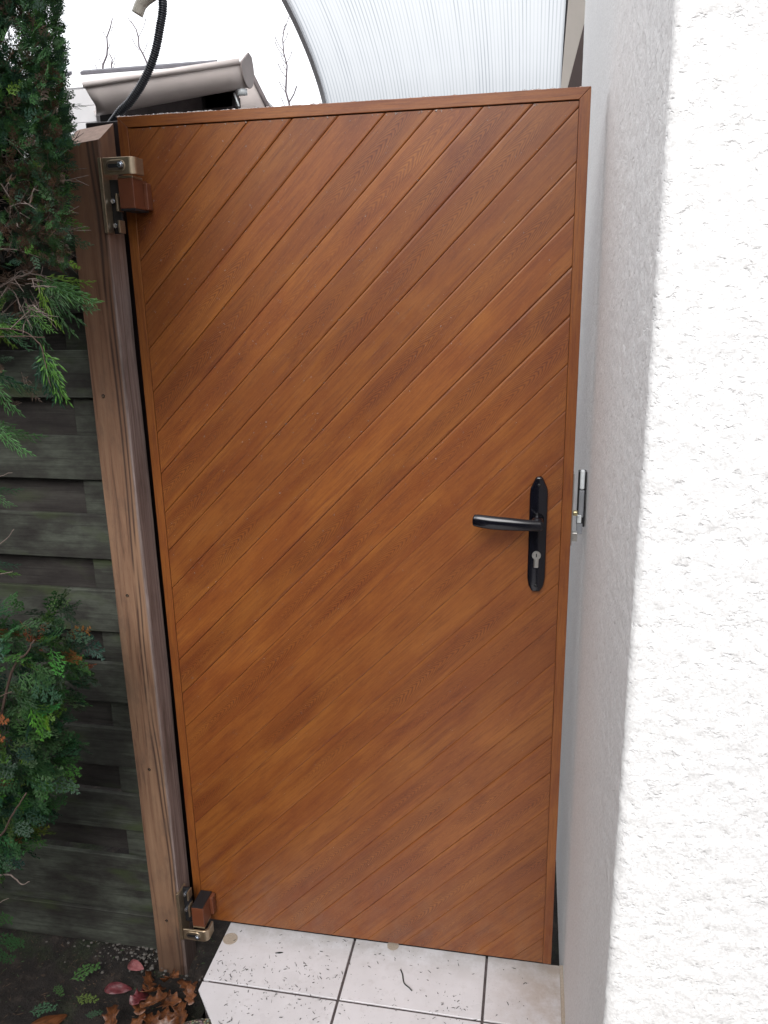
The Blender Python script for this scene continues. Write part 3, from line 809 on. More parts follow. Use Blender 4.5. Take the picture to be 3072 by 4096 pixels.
sp.build('foliage', hedge)
# dark interior mass (gives the hedge depth)
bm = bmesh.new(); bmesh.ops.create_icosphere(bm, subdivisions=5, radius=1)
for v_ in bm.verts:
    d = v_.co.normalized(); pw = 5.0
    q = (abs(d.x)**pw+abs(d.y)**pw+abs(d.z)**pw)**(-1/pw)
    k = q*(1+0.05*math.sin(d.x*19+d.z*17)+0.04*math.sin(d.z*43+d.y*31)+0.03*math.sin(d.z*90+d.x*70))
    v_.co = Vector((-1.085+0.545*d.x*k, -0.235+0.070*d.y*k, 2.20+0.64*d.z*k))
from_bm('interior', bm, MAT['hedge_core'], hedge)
for x_ in (-1.45, -1.18):
    tube('trunk', smooth_path([(x_, -0.2, -0.13), (x_+0.01, -0.19, 0.6), (x_-0.015, -0.21, 1.3), (x_, -0.2, 2.4)], 5), [0.028-0.0008*i for i in range(16)], MAT['twig'], hedge, 8)
# dead twigs hanging from the underside
bm = bmesh.new()
for i in range(190):
    z = random.uniform(1.50, 1.80); y = random.uniform(-0.39, -0.2); x = xr(y, z)-random.uniform(0.03, 0.30)
    if z < 1.62: x -= 0.06
    p = Vector((x, y, z)); d = Vector((random.gauss(0.6, 0.4), random.gauss(-0.2, 0.3), random.gauss(0, 0.4))).normalized()
    L = random.uniform(0.025, 0.075); q1 = p+d*L*0.5; q2 = p+d*L+Vector((0, 0, random.uniform(-0.012, 0.012)))
    add_tube(bm, [p, q1, q2], [0.0010, 0.0008, 0.0004], 4, False)
    for s_ in range(3):
        a = p+d*L*(0.3+0.2*s_); e = a+Vector((random.gauss(0.5, 0.4), random.gauss(0, 0.4), random.gauss(0, 0.6))).normalized()*L*0.35
        add_tube(bm, [a, (a+e)/2, e], [0.0007, 0.0006, 0.0003], 3, False)
tag(from_bm('dead_twigs', bm, MAT['twig_pale'], hedge), kind='stuff')

# unseen hedge mass added along the left to shade the wall's side face
sp = Sprays()
for i in range(2600):
    y = random.uniform(-3.6, -0.5); z = random.uniform(0.0, 1.92); x = -1.02-random.uniform(0, 0.06)-0.05*math.sin(y*5)
    sp.add(random.choice(T_lo), (x, y, z), (1, random.gauss(0, 0.5), random.gauss(0.3, 0.4)), random.uniform(0.08, 0.13), pick(GREEN))
sp.build('added_side_foliage', hedge)
bm = bmesh.new(); add_box(bm, (-1.7, -3.7, -0.15), (-1.04, -0.48, 1.85)); from_bm('added_side_interior', bm, MAT['hedge_core'], hedge)
# sprigs that reach towards the post
sp = Sprays()
def fan(base, tips, size, tints, tpl=T_loose, widen=0.55):
    for tp_ in tips:
        d = np.array(tp_)-np.array(base)
        sp.add(random.choice(tpl), base, d, np.linalg.norm(d)*size, pick(tints), (random.gauss(0, 0.3), -1, random.gauss(0, 0.35)), widen)
Yh = -0.30
fan((-0.470, Yh, 1.592), [(-0.379, Yh-0.01, 1.556), (-0.382, Yh, 1.545), (-0.392, Yh+0.01, 1.566), (-0.400, Yh, 1.530), (-0.425, Yh, 1.505), (-0.445, Yh, 1.490), (-0.388, Yh, 1.537), (-0.462, Yh, 1.505)], 1.05, BRIGHT+GREEN[1:3]*1, T_loose, 0.42)
fan((-0.478, Yh, 1.475), [(-0.470, Yh, 1.395), (-0.462, Yh, 1.385), (-0.480, Yh, 1.365), (-0.455, Yh, 1.375), (-0.489, Yh, 1.380)], 1.0, GREEN+BRIGHT[:1], T_loose, 0.6)
fan((-0.50, Yh, 1.545), [(-0.48, Yh, 1.47), (-0.51, Yh, 1.47), (-0.46, Yh, 1.50)], 1.0, GREEN+BRIGHT[:1])
fan((-0.57, Yh, 1.52), [(-0.52, Yh, 1.525), (-0.51, Yh, 1.505), (-0.53, Yh, 1.49), (-0.55, Yh, 1.47), (-0.545, Yh, 1.55)], 1.1, BRIGHT+GREEN)
fan((-0.60, Yh, 1.44), [(-0.53, Yh, 1.385), (-0.54, Yh, 1.40), (-0.56, Yh, 1.36)], 1.1, BRIGHT[:2]+GREEN)
fan((-0.60, Yh, 1.34), [(-0.52, Yh, 1.30), (-0.545, Yh, 1.275), (-0.55, Yh, 1.31)], 1.0, GREEN+BRIGHT[1:2])
fan((-0.64, Yh, 1.22), [(-0.575, Yh, 1.20), (-0.59, Yh, 1.18)], 1.0, GREEN)
fan((-0.66, Yh, 1.07), [(-0.60, Yh, 1.05), (-0.61, Yh, 1.03)], 1.0, GREEN+BRIGHT[:1])
for i in range(60):   # lower fringe that overlaps the top of the post
    z = random.uniform(1.62, 1.86); y = random.uniform(-0.34, -0.22); x = xr(y, z)-0.045-random.uniform(0, 0.03)
    sp.add(random.choice(T_loose), (x, y, z), (random.gauss(1, 0.25), random.gauss(-0.1, 0.25), random.gauss(-0.55, 0.3)), random.uniform(0.04, 0.062), pick(GREEN+BRIGHT[:2]), None, 0.6)
for i in range(90):   # browned sprays under the hedge
    z = random.uniform(1.36, 1.64); y = random.uniform(-0.36, -0.24); x = -0.52-random.uniform(0, 0.16)-(1.64-z)*0.12
    sp.add(random.choice(T_loose), (x, y, z), (random.gauss(0.8, 0.4), random.gauss(-0.1, 0.3), random.gauss(-0.2, 0.4)), random.uniform(0.03, 0.06), pick(BROWN*2+GREEN), None, 0.6)
sp.build('sprig', hedge)
def twig(pts, r0, r1, mat='twig', par=hedge, name='twig'):
    P_ = smooth_path(pts, 5); n_ = len(P_)
    return tube(name, [p+Vector((random.gauss(0, .0006), 0, random.gauss(0, .0006))) for p in P_], [r0+(r1-r0)*i/(n_-1) for i in range(n_)], MAT[mat], par, 7)
twig([(-0.62, Yh, 1.50), (-0.545, Yh, 1.553), (-0.515, Yh, 1.583), (-0.485, Yh, 1.592), (-0.470, Yh, 1.603)], 0.0026, 0.0013, 'twig_pale')
twig([(-0.525, Yh, 1.570), (-0.512, Yh, 1.555), (-0.508, Yh, 1.530)], 0.0014, 0.0009, 'twig_pale')
twig([(-0.62, Yh, 1.485), (-0.54, Yh, 1.488), (-0.47, Yh, 1.487)], 0.0016, 0.0009)
twig([(-0.60, Yh, 1.50), (-0.52, Yh, 1.50), (-0.48, Yh, 1.475), (-0.475, Yh, 1.44), (-0.470, Yh, 1.40)], 0.0014, 0.0008)
twig([(-0.66, Yh, 1.08), (-0.61, Yh, 1.11), (-0.585, Yh, 1.135)], 0.0013, 0.0007, 'twig_pale')
twig([(-0.68, Yh, 1.03), (-0.62, Yh, 1.045), (-0.60, Yh, 1.05)], 0.0014, 0.0007, 'twig_pale')
twig([(-0.62, Yh, 1.23), (-0.57, Yh, 1.245)], 0.0010, 0.0006, 'twig_pale')

# lower branch
sp = Sprays()
bz = [0.40, 0.46, 0.52, 0.64, 0.76, 0.85, 0.93, 0.975]; bxx = [-0.70, -0.64, -0.60, -0.552, -0.535, -0.485, -0.505, -0.57]
for i in range(760):
    z = random.uniform(0.36, 0.955); xb = np.interp(z, bz, bxx); x = xb-0.035-min(0.42, random.expovariate(7)); y = random.uniform(-0.36, -0.22)
    q = random.random(); tn = pick(BRIGHT) if q > 0.86 else pick(GREEN)
    if q < 0.02: tn = (0.25, 0.085, 0.03)
    ax = (random.gauss(0.9, 0.35), random.gauss(-0.25, 0.3), random.gauss(0.05, 0.45))
    sp.add(random.choice(T_big), (x, y, z), ax, random.uniform(0.045, 0.078), tuple(c*random.uniform(0.7, 1.3) for c in tn), None, random.uniform(0.7, 1.0))
for x_, z_ in ((-0.635, 0.775), (-0.650, 0.735)): sp.add(T_hi[1], (x_-0.02, -0.37, z_), (1, -0.1, -0.1), 0.05, (0.30, 0.10, 0.035), (0, -1, 0.2))
sp.build('low_foliage', hedge)
twig([(-0.95, -0.2, 0.45), (-0.72, -0.32, 0.62), (-0.60, -0.35, 0.86), (-0.545, -0.37, 0.915), (-0.525, -0.37, 0.945)], 0.004, 0.0012)
twig([(-0.85, -0.30, 0.42), (-0.69, -0.36, 0.485), (-0.62, -0.38, 0.57), (-0.585, -0.38, 0.62)], 0.003, 0.0012)
twig([(-0.80, -0.32, 0.70), (-0.66, -0.38, 0.80), (-0.58, -0.38, 0.84)], 0.002, 0.001)
twig([(-0.72, -0.36, 0.90), (-0.645, -0.38, 0.945), (-0.62, -0.38, 0.965)], 0.0013, 0.0006, 'twig_pale')
twig([(-0.76, -0.36, 0.36), (-0.66, -0.38, 0.42), (-0.63, -0.38, 0.40), (-0.61, -0.38, 0.41)], 0.0022, 0.0008, 'twig_pale')
twig([(-0.78, -0.36, 0.28), (-0.70, -0.38, 0.34), (-0.665, -0.38, 0.36)], 0.0016, 0.0006, 'twig_pale')
sp = Sprays()
for x_, z_ in ((-0.80, 0.16), (-0.79, 0.13), (-0.81, 0.20), (-0.82, 0.10)):
    sp.add(random.choice(T_hi), (x_, -0.28, z_), (1, -0.1, random.gauss(0.1, 0.3)), 0.06, pick(GREEN), (0, -1, 0.2))
sp.build('low_sprig', hedge)

# ------------------------------------------------------------------ ground litter
def litter(n, sampler, mat, name, label=None, cat=None, smin=0.002, smax=0.010):
    V = []; F = []
    for i in range(n):
        x, y, z = sampler(); L = smin+(smax-smin)*random.random()**2.6; w = random.uniform(0.0006, 0.0017); a = random.uniform(0, math.pi)
        d = np.array([math.cos(a), math.sin(a), random.gauss(0, 0.12)])*L/2; nn = np.array([-math.sin(a), math.cos(a), 0])*w/2; c = np.array([x, y, z+w*0.5])
        bend = nn*random.uniform(-2, 2)
        k = len(V); V += [c-d-nn, c-d+nn, c+bend+nn, c+bend-nn, c+d, c+bend+np.array([0, 0, w])]
        F += [(k, k+3, k+5), (k, k+5, k+1), (k+1, k+5, k+2), (k+3, k+4, k+5), (k+2, k+5, k+4)]
    me = np_mesh(name, V, F); o = link(name, me, MAT[mat]); tag(o, label, cat, None, 'stuff'); return o
MAT['bit_dark'] = flat('needle_bits', (0.03, 0.032, 0.028), 0.8, 0, 0.4, 90)
MAT['bit_brown'] = flat('brown_bits', (0.075, 0.045, 0.028), 0.8, 0, 0.5, 60)
MAT['bit_green'] = flat('green_bits', (0.04, 0.075, 0.025), 0.7, 0, 0.5, 60)
CL = [(random.uniform(-0.33, 0.30), random.uniform(-0.38, 0.0)) for _ in range(16)]
def st():
    while True:
        x = random.uniform(-0.36, 0.45); y = random.uniform(-0.9, 0.02)
        if random.random() < 0.40:
            cx_, cy_ = CL[int(random.random()**1.5*len(CL))]; x = random.gauss(cx_, 0.035); y = random.gauss(cy_, 0.03)
        if x < -0.36 or x > 0.45 or y > 0.02: continue
        if random.random() < (0.9 if x < 0.25 else 0.35) and (x > -0.29 or y > -0.15) : return x, y, -0.0295
litter(1150, st, 'bit_dark', 'conifer_bits', 'dark conifer crumbs scattered over the pale floor tiles', 'litter', 0.0012, 0.013)
def ss():
    x = random.uniform(-1.3, -0.38); y = random.uniform(-0.75, 0.05); return x, y, G+0.006+0.02*max(0, min(1, (y+0.05)/0.2))
litter(1500, ss, 'bit_brown', 'soil_litter', 'brown needles and stalks lying on the dark soil', 'litter', 0.004, 0.022)
litter(500, ss, 'bit_green', 'green_litter', 'green plant crumbs lying on the dark soil', 'litter', 0.003, 0.014)
def sc():
    return random.gauss(-0.60, 0.10), random.uniform(-0.03, 0.03), G+0.012+random.uniform(0, 0.006)
bm = bmesh.new()
for i in range(420):
    x, y, z = sc(); r_ = 0.0008+0.0045*random.random()**3; y = random.gauss(0.0, 0.030)-0.12*(x+0.60)-0.03
    if x > -0.545 and y > -0.07: continue
    bmesh.ops.create_icosphere(bm, subdivisions=1, radius=r_, matrix=Matrix.Translation((x, y, z)) @ Matrix.Diagonal((random.uniform(.7, 1.6), 1, .6, 1)))
tag(from_bm('lime_crumbs', bm, MAT['crumb']), 'pale crumbs of mortar on the soil at the fence foot', 'rubble', None, 'stuff')

# twig on the tile
tw = tube('fallen_twig', smooth_path([(0.094, -0.046, -0.0285), (0.101, -0.060, -0.028), (0.108, -0.082, -0.0285), (0.122, -0.094, -0.028), (0.130, -0.101, -0.0285)], 4), [0.0016]*17, MAT['bit_dark'], None, 6)
tag(tw, 'thin dark twig lying on the middle white tile', 'twig')
tw = tube('fallen_twig', [(-0.222, -0.048, -0.029), (-0.212, -0.046, -0.0285), (-0.203, -0.043, -0.029)], [0.001, 0.0022, 0.0006], MAT['bit_dark'], None, 5)
tag(tw, 'short black conifer scrap on the left tile near the gate foot', 'twig')
def disc(x, y, r, label):
    bm = bmesh.new(); bmesh.ops.create_circle(bm, cap_ends=True, radius=r, segments=32, matrix=Matrix.Translation((x, y, 0)))
    f = list(bm.faces); ex = bmesh.ops.extrude_face_region(bm, geom=f)
    for v_ in bm.verts: v_.co.z = -0.0300
    for v_ in [e for e in ex['geom'] if isinstance(e, bmesh.types.BMVert)]: v_.co.z = -0.0288
    bmesh.ops.recalc_face_normals(bm, faces=bm.faces)
    tag(from_bm('round_plug', bm, MAT['stain']), label, 'plug', 'round tan discs on the tiles')
disc(-0.350, -0.023, 0.0185, 'round tan disc on the left tile corner below the lower hinge')
disc(0.063, 0.024, 0.0145, 'round tan disc half hidden under the middle of the gate')

# aggregate stone in the corner
bm = bmesh.new(); bmesh.ops.create_icosphere(bm, subdivisions=4, radius=1)
for v_ in bm.verts:
    c_ = v_.co; k = 1+0.05*math.sin(c_.x*6)+0.04*math.sin(c_.y*9+1)
    zz = max(-1, min(1, c_.z*1.6)); zz = zz*0.055
    v_.co = Vector((-0.318+0.088*c_.x*k, -0.315+0.085*c_.y*k, -0.088+zz+0.003*math.sin(c_.x*20)*math.cos(c_.y*17)))
tag(from_bm('concrete_block', bm, MAT['aggregate'], None, True), 'rounded pebbly concrete block beside the broken tile corner', 'block')

# leaves
def leaf_mesh(name, kind, seed):
    r = random.Random(seed); pts = []
    n = 44
    if kind == 'oak':
        for i in range(n):
            a = 2*math.pi*i/n; x = 0.52*math.cos(a); sg = 1 if math.sin(a) >= 0 else -1
            w = 0.25*abs(math.sin(a))**0.8*(1-0.25*math.cos(a))*(1+0.30*math.sin(x*17+0.8*sg+seed)+r.uniform(-0.08, 0.08))
            pts.append((x+0.03*math.cos(x*17+seed), sg*w))
    else:
        for i in range(n):
            a = 2*math.pi*i/n; pts.append((0.5*math.cos(a), 0.20*math.sin(a)*(1-0.35*math.cos(a))*abs(math.sin(a/1.0))**0.25))
    bm = bmesh.new(); c0 = bm.verts.new((0, 0, 0)); ring2 = []; ring = []
    k1, k2 = r.uniform(0.2, 1.6), r.uniform(-1.0, 0.9)
    def zf(x, y): return k1*y*y*1.6+k2*x*x*0.8+0.04*math.sin(x*11+seed)*math.cos(y*9)
    for x, y in pts: ring.append(bm.verts.new((x, y, zf(x, y)))); ring2.append(bm.verts.new((x*0.5, y*0.5, zf(x*.5, y*.5)-0.012)))
    m = len(pts)
    for i in range(m):
        j = (i+1) % m; bm.faces.new([c0, ring2[i], ring2[j]]); bm.faces.new([ring2[i], ring[i], ring[j], ring2[j]])
    if kind == 'oak': add_tube(bm, [(-0.62, 0, 0.02), (-0.2, 0, 0.005), (0.35, 0, 0.01)], [0.012, 0.012, 0.005], 4)
    me = bpy.data.meshes.new(name); bm.to_mesh(me); bm.free()
    for p in me.polygons: p.use_smooth = True
    return me
def put(name, me, mat, loc, size, rot, label, cat, group=None):
    me = me.copy(); me.materials.clear()
    o = link(name, me, MAT[mat]); o.location = loc; o.scale = (size,)*3; o.rotation_euler = rot
    sol = o.modifiers.new('thickness', 'SOLIDIFY'); sol.thickness = 0.008
    return tag(o, label, cat, group)
oaks = [leaf_mesh('oak_leaf', 'oak', s) for s in range(4)]; lan = [leaf_mesh('long_leaf', 'lance', s+9) for s in range(2)]
LEAFL = ['brown oak leaf leaning on the left front corner of the pine post', 'curled brown oak leaf just in front of the pine post', 'brown oak leaf against the right side of the pine post foot',
  'brown oak leaf in the centre of the leaf heap', 'brown oak leaf beside the tile edge at the back of the heap', 'brown oak leaf in the heap right of the wine red leaf', 'large brown oak leaf in front of the heap centre',
  'brown oak leaf half under the wine red leaf', 'small brown oak leaf touching the dark side of the tile path', 'brown oak leaf next to the broken tile corner', 'brown oak leaf at the bottom edge of the photo below the heap',
  'lowest brown oak leaf beside the pebbly block', 'brown oak leaf at the lower left of the heap', 'brown oak leaf squeezed between broken tile and pebbly block', 'single brown oak leaf lying apart left of the heap']
heap = [(-0.535,-0.120,.07),(-0.500,-0.155,.08),(-0.470,-0.120,.07),(-0.455,-0.165,.085),(-0.425,-0.130,.075),(-0.480,-0.195,.08),(-0.440,-0.210,.085),(-0.515,-0.200,.07),(-0.400,-0.165,.06),(-0.412,-0.200,.075),(-0.465,-0.238,.08),(-0.425,-0.250,.08),(-0.505,-0.240,.07),(-0.395,-0.235,.07),(-0.56,-0.245,.075)]
for i, (x, y, s_) in enumerate(heap):
    put('oak_leaf', oaks[i % 4], 'oak_leaf', (x, y, G+0.018+0.012*(i % 3)+0.006), s_*0.82, (random.gauss(0, 0.3), random.gauss(0, 0.3), random.uniform(0, 6.28)),
        LEAFL[i], 'leaf', 'brown oak leaves heaped at the post foot')
put('fallen_leaf', lan[0], 'pink_leaf', (-0.590, -0.080, G+0.022), 0.062, (0.5, -0.2, -0.35), 'pinkish red leaf on the soil left of the post foot', 'leaf')
put('fallen_leaf', lan[1], 'red_leaf', (-0.600, -0.150, G+0.020), 0.068, (0.35, 0.1, 0.25), 'dark red pointed leaf on the soil with green scraps', 'leaf')
put('fallen_leaf', oaks[2], 'red_leaf', (-0.520, -0.185, G+0.046), 0.055, (0.4, 0.3, 1.2), 'round wine red leaf on top of the brown oak leaves', 'leaf')
put('fallen_leaf', lan[0], 'oak_leaf', (-0.72, -0.27, G+0.018), 0.10, (0.1, 0.1, 0.9), 'long brown leaf near the bottom left of the soil', 'leaf')
def ground_sprig(x, y, ang, size, tint, label):
    s_ = Sprays(); s_.add(T_hi[int(abs(x*100)) % 5], (x, y, G+0.026), (math.cos(ang), math.sin(ang), 0.12), size*0.85, tint, (0.1, -0.3, 1), 0.8)
    me = np_mesh('conifer_sprig', s_.V[0], s_.F[0]); at = me.color_attributes.new('tint', 'FLOAT_COLOR', 'POINT'); at.data.foreach_set('color', s_.T[0].astype(np.float32).ravel())
    tag(link('conifer_sprig', me, MAT['foliage']), label, 'sprig', 'green conifer clippings on the soil')
ground_sprig(-0.728, -0.155, 0.9, 0.090, (0.06, 0.15, 0.035), 'upright green conifer clipping nearest the fence foot')
ground_sprig(-0.690, -0.190, -0.15, 0.075, (0.10, 0.15, 0.03), 'yellow green conifer clipping touching the dark red leaf')
ground_sprig(-0.760, -0.175, -0.5, 0.055, (0.05, 0.12, 0.03), 'small green conifer clipping left of the yellow green one')
ground_sprig(-0.775, -0.255, 0.45, 0.075, (0.04, 0.11, 0.05), 'bluish green conifer clipping nearest the bottom left')
ground_sprig(-0.640, -0.235, 0.2, 0.05, (0.03, 0.08, 0.035), 'dull green conifer clipping below the dark red leaf')

# ------------------------------------------------------------------ shed with gutter behind the gate
shed = empty('garden_shed', (-1.2, 1.2, G), 'low shed with pale roof and beige gutter behind the gate', 'shed')
box('wall', (-2.8, 1.125, -0.16), (-0.60, 1.9, 2.17), MAT['dark_brown_paint'], shed, 0)
box('fascia', (-0.985, 1.060, 2.125), (-0.64, 1.084, 2.185), MAT['fascia'], shed, 0.002)
box('fascia_strip', (-0.985, 1.055, 2.03), (-0.62, 1.084, 2.122), MAT['dark_brown_paint'], shed, 0.002)
for q in range(4): box('pale_fascia', (-2.8, 0.900, 1.985+0.047*q), (-0.988, 0.924, 2.031+0.047*q), MAT['roof_white'], shed, 0.001)
box('rafter_end', (-0.690, 1.020, 2.12), (-0.575, 1.053, 2.185), MAT['dark_brown_paint'], shed, 0.003)
box('rafter_end', (-0.680, 1.020, 2.05), (-0.585, 1.049, 2.165), MAT['dark_brown_paint'], shed, 0.003)
roof = prism('roof', [(0.960, 2.185), (1.100, 2.258), (1.100, 2.268), (0.955, 2.192)], -2.8, -0.62, MAT['roof_white'], shed, 'x', 0)
prism('roof', [(1.102, 2.258), (1.9, 2.19), (1.9, 2.200), (1.102, 2.268)], -2.8, -0.62, MAT['roof_white'], shed, 'x', 0)
for xa, xb in ((-2.8, -1.17), (-1.13, -0.90), (-0.87, -0.66)):
    prism('ridge_flashing', [(1.085, 2.262), (1.104, 2.270), (1.104, 2.280), (1.085, 2.2705)], xa, xb, MAT['roof_dark'], roof, 'x', 0)
# gutter: half round shell, slightly tilted, with a raked left end and a right end cap
ga, gb = Vector((-0.955, 0.790, 2.150)), Vector((-0.528, 0.945, 2.2230)); gr = 0.064
bm = bmesh.new(); nth = 20; rings = []
for i in range(13):
    t_ = i/12; c_ = ga.lerp(gb, t_); ring = []; gq = gr*(1-0.16*t_)
    for sgn, rr in ((0, gq), (1, gq-0.003)):
        for k in range(nth+1):
            th = math.pi+math.pi*k/nth if sgn == 0 else 2*math.pi-math.pi*k/nth
            off = 0.0
            if i == 0:
                q = (th-math.pi)/math.pi; off = 0.020*math.sin(min(1, q*2.8)*math.pi*0.5)-0.12*max(0, q-0.27)
            ring.append(bm.verts.new((c_.x+off, c_.y+gq+rr*math.cos(th), c_.z+rr*math.sin(th))))
    rings.append(ring)
m = len(rings[0])
for a, b in zip(rings, rings[1:]):
    for k in range(m): bm.faces.new([a[k], b[k], b[(k+1) % m], a[(k+1) % m]])
for rg in (rings[0], rings[-1]):
    for k in range(nth): bm.faces.new([rg[k], rg[k+1], rg[m-2-k], rg[m-1-k]])
bmesh.ops.recalc_face_normals(bm, faces=bm.faces)
gutter = from_bm('gutter', bm, MAT['beige_pvc'], shed, True)
tube('gutter_bead', [ga+Vector((-0.002, -0.002, 0.004)), ga.lerp(gb, .5)+Vector((0, -0.002, 0.004)), gb+Vector((0, -0.002, 0.004))], 0.0088, MAT['beige_pvc'], gutter, 14)
bdir = (gb-ga).normalized()
gr = gr*0.84
tube('bead_end_shade', [ga+Vector((-0.0025, -0.002, 0.004))-bdir*0.0006, ga+Vector((-0.0025, -0.002, 0.004))-bdir*0.0001], 0.0068, MAT['black_matt'], gutter, 12)  # black disc for the shade inside the open bead end
cap_pts = [(gb.y+gr+1.06*gr*math.cos(a), gb.z+1.06*gr*math.sin(a)) for a in np.linspace(math.pi, 2*math.pi, 16)]
cap_pts += [(gb.y+gr*2.0, gb.z+0.016), (gb.y+gr*1.8, gb.z+0.040), (gb.y+gr*1.3, gb.z+0.046), (gb.y+gr*0.8, gb.z+0.030), (gb.y, gb.z+0.004)]
prism('end_cap', cap_pts, gb.x, gb.x+0.006, MAT['cap_beige'], gutter, 'x', 0.0015)
tube('gutter_outlet', [(gb.x-0.018, gb.y+gr, gb.z-0.058), (gb.x-0.018, gb.y+gr+0.002, gb.z-0.075)], 0.016, MAT['white_plastic'], gutter, 14)
# beige gable panel with brown capping at its right end
prism('gable_panel', [(-0.571, 2.262), (-0.509, 2.139), (-0.38, 1.85), (-0.66, 1.85), (-0.655, 2.16), (-0.60, 2.22)], 1.130, 1.150, MAT['beige_pvc'], shed, 'y', 0.001)
tube('verge_capping', [(-0.569, 1.122, 2.266), (-0.506, 1.122, 2.140), (-0.378, 1.122, 1.86)], 0.0075, MAT['fascia'], shed, 10)
tube('pipe_clip', [(-0.572, 1.00, 2.155), (-0.555, 0.99, 2.115)], 0.003, MAT['white_plastic'], shed, 8)

# conduit and pvc spout
cp = smooth_path([(-0.380, 0.10, 2.40), (-0.386, 0.11, 2.22), (-0.388, 0.12, 2.124), (-0.399, 0.12, 2.076), (-0.417, 0.12, 2.026), (-0.445, 0.12, 1.981), (-0.480, 0.12, 1.944), (-0.512, 0.12, 1.919), (-0.56, 0.13, 1.86), (-0.58, 0.13, 1.70)], 60)
acc = 0; rd = [0.0088]
for a, b in zip(cp, cp[1:]):
    acc += (b-a).length; rd.append(0.0090 if (acc % 0.0042) < 0.0024 else 0.0076)
c_ = tube('corrugated_conduit', cp, rd, MAT['conduit'], None, 14); tag(c_, 'black corrugated conduit curving down behind the gate corner', 'conduit')
c_ = tube('pipe_spout', smooth_path([(-0.20, 0.12, 2.23), (-0.30, 0.12, 2.185), (-0.36, 0.12, 2.155), (-0.405, 0.12, 2.138), (-0.432, 0.12, 2.124), (-0.446, 0.12, 2.103)], 6), [0.0125]*25+[0.0118]*6, MAT['cream_pvc'], None, 16)
tag(c_, 'cream plastic pipe end curving down beside the black conduit', 'pipe')

# ------------------------------------------------------------------ arched canopy
can = empty('arched_canopy', (-0.25, 3.0, 1.9), 'arched canopy of fluted translucent sheet between grey ribs', 'canopy')
arch = [(p.x, p.y) for p in smooth_path([(4.10, -0.1, 0), (4.10, 1.0, 0), (4.10, 1.8, 0), (4.08, 2.2, 0), (3.98, 2.52, 0), (3.80, 2.75, 0), (3.58, 2.89, 0), (3.32, 2.995, 0), (3.03, 3.075, 0), (2.5, 3.19, 0), (1.8, 3.31, 0), (0.9, 3.43, 0)], 6)]
xa = np.linspace(-0.985, 0.478, 2)
V = []; 
prof_ = arch
for x in xa:
    for y, z in prof_: V.append((x, y, z))
me = np_mesh('sheet', V, grid_faces(2, len(prof_)), True); link('sheet', me, MAT['polycarb'], can)
def rib(x0, x1, name='rib', mat='frame_grey'):
    bm = bmesh.new(); rings = []
    pr = arch
    for i, (y, z) in enumerate(pr):
        a, b = pr[max(0, i-1)], pr[min(len(pr)-1, i+1)]; L = math.hypot(b[0]-a[0], b[1]-a[1]); ny, nz = (b[1]-a[1])/L, -(b[0]-a[0])/L
        rings.append([bm.verts.new(p) for p in [(x0, y-ny*0.02, z-nz*0.02), (x1, y-ny*0.02, z-nz*0.02), (x1, y+ny*0.02, z+nz*0.02), (x0, y+ny*0.02, z+nz*0.02)]])
    for a, b in zip(rings, rings[1:]):
        for k in range(4): bm.faces.new([a[k], a[(k+1) % 4], b[(k+1) % 4], b[k]])
    bmesh.ops.recalc_face_normals(bm, faces=bm.faces); from_bm(name, bm, MAT[mat], can)
rib(-1.012, -0.985); MAT['frame_dark'] = flat('mid_grey_aluminium', (0.20, 0.20, 0.21), 0.45, 0.1, 0.06, 20)
rib(0.470, 0.540, 'rib', 'frame_dark')
# house behind: beige board and brown soffit
hb = empty('house_extension', (0.9, 2.6, G), 'beige board and dark brown panel between canopy and white wall', 'building')
prism('beige_board', [(0.462, 2.80), (0.570, 2.80), (0.450, 2.30), (0.436, 2.30)], 2.20, 2.23, MAT['board_beige'], hb, 'y', 0.001)
box('brown_panel', (0.470, 2.62, -0.16), (2.6, 2.70, 3.6), MAT['brown_soffit'], hb, 0)

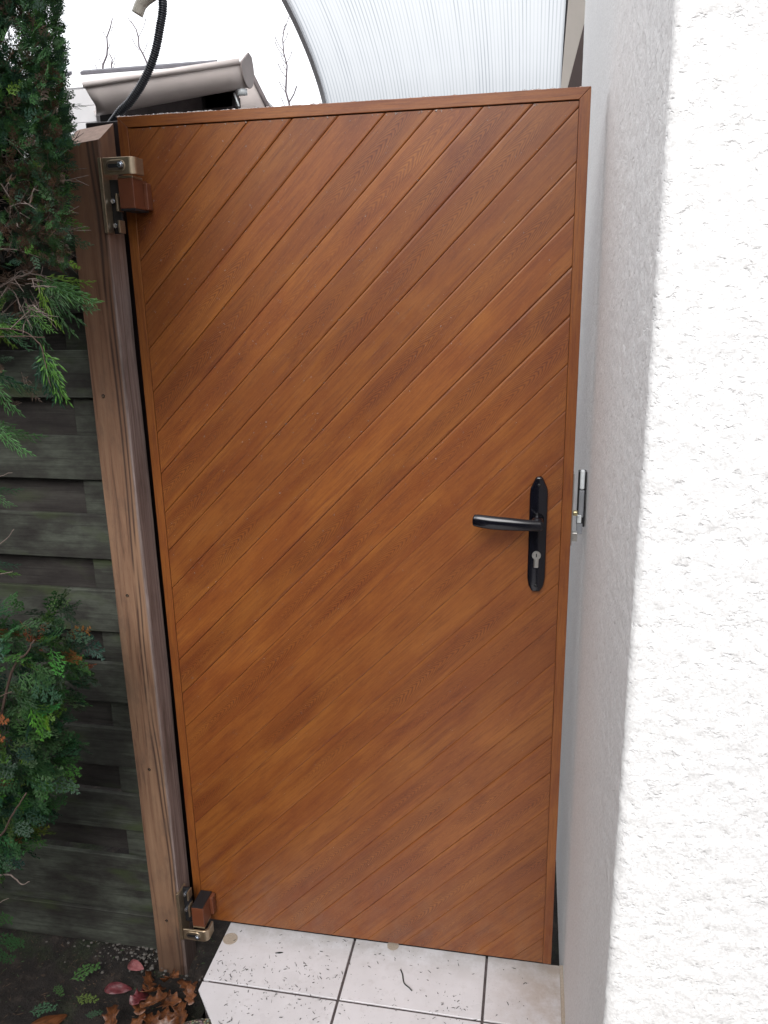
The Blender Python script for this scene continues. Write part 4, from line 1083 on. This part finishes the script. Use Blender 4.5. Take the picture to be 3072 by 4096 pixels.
# unseen dark hedge added behind the camera to dim reflections in the gate
rear = empty('added_rear_hedge', (0, -6, G), 'unseen long dark hedge added behind the camera', 'hedge')
nx_, nz_ = 90, 30
A, B = np.meshgrid(np.linspace(-7, 7, nx_), np.linspace(-0.15, 2.7, nz_), indexing='ij')
d_ = 0.25*vnoise2(A*2.1, B*2.1+9, 21)+0.12*vnoise2(A*6, B*6, 22)
me = np_mesh('foliage_face', np.stack([A, -6+d_, B+0.3*vnoise2(A*1.7, B*0, 23)*(B > 2.5)], -1).reshape(-1, 3), grid_faces(nx_, nz_))
link('foliage_face', me, MAT['hedge_core'], rear)
bm = bmesh.new(); add_box(bm, (-7, -7, -0.15), (7, -6.02, 2.68)); from_bm('interior', bm, MAT['hedge_core'], rear)

# bare shrubs beyond
def bare(x, y, z0, z1, lean, n, label, seed):
    r = random.Random(seed); root = empty('bare_shrub', (x-lean, y, G), label, 'shrub', 'leafless shoots beyond the shed')
    st_ = [Vector((x-lean*1.2, y, G))]+[Vector((x-lean*(1-q/9)+0.012*math.sin(q*1.9+seed), y, z0+(z1-z0)*q/9)) for q in range(10)]
    tube('stem', st_, [0.010-0.0062*i/(len(st_)-1) for i in range(len(st_))], MAT['twig_bare'], root, 6)
    bm = bmesh.new()
    for i in range(n):
        t_ = z0-0.3+(z1-z0+0.3)*(i+r.random())/n; k = min(range(len(st_)), key=lambda q: abs(st_[q].z-t_)); p = st_[k].copy(); p.z = min(t_, z1)
        s_ = r.choice((-1, 1)); L = r.uniform(0.03, 0.10)
        if r.random() < 0.12: L *= 1.7
        e = p+Vector((s_*L*0.6, 0, L)); add_tube(bm, [p, (p+e)/2+Vector((s_*L*0.08, 0, 0)), e], [0.0028, 0.0026, 0.0032], 4)
    tag(from_bm('spurs', bm, MAT['twig_bare'], root), kind='stuff')
bare(-1.40, 4.3, 2.6, 3.33, -0.02, 26, 'leafless upright shoot beside the left rib of the canopy', 3)
bare(-2.66, 4.3, 2.95, 3.47, 0.16, 9, 'short forked leafless shoot just right of the hedge', 4)
bare(-2.70, 4.3, 2.9, 3.25, -0.05, 7, 'lowest leafless shoot nearest the hedge', 5)
bare(-2.50, 4.3, 2.95, 3.44, -0.13, 12, 'leaning leafless shoot halfway between hedge and conduit', 6)
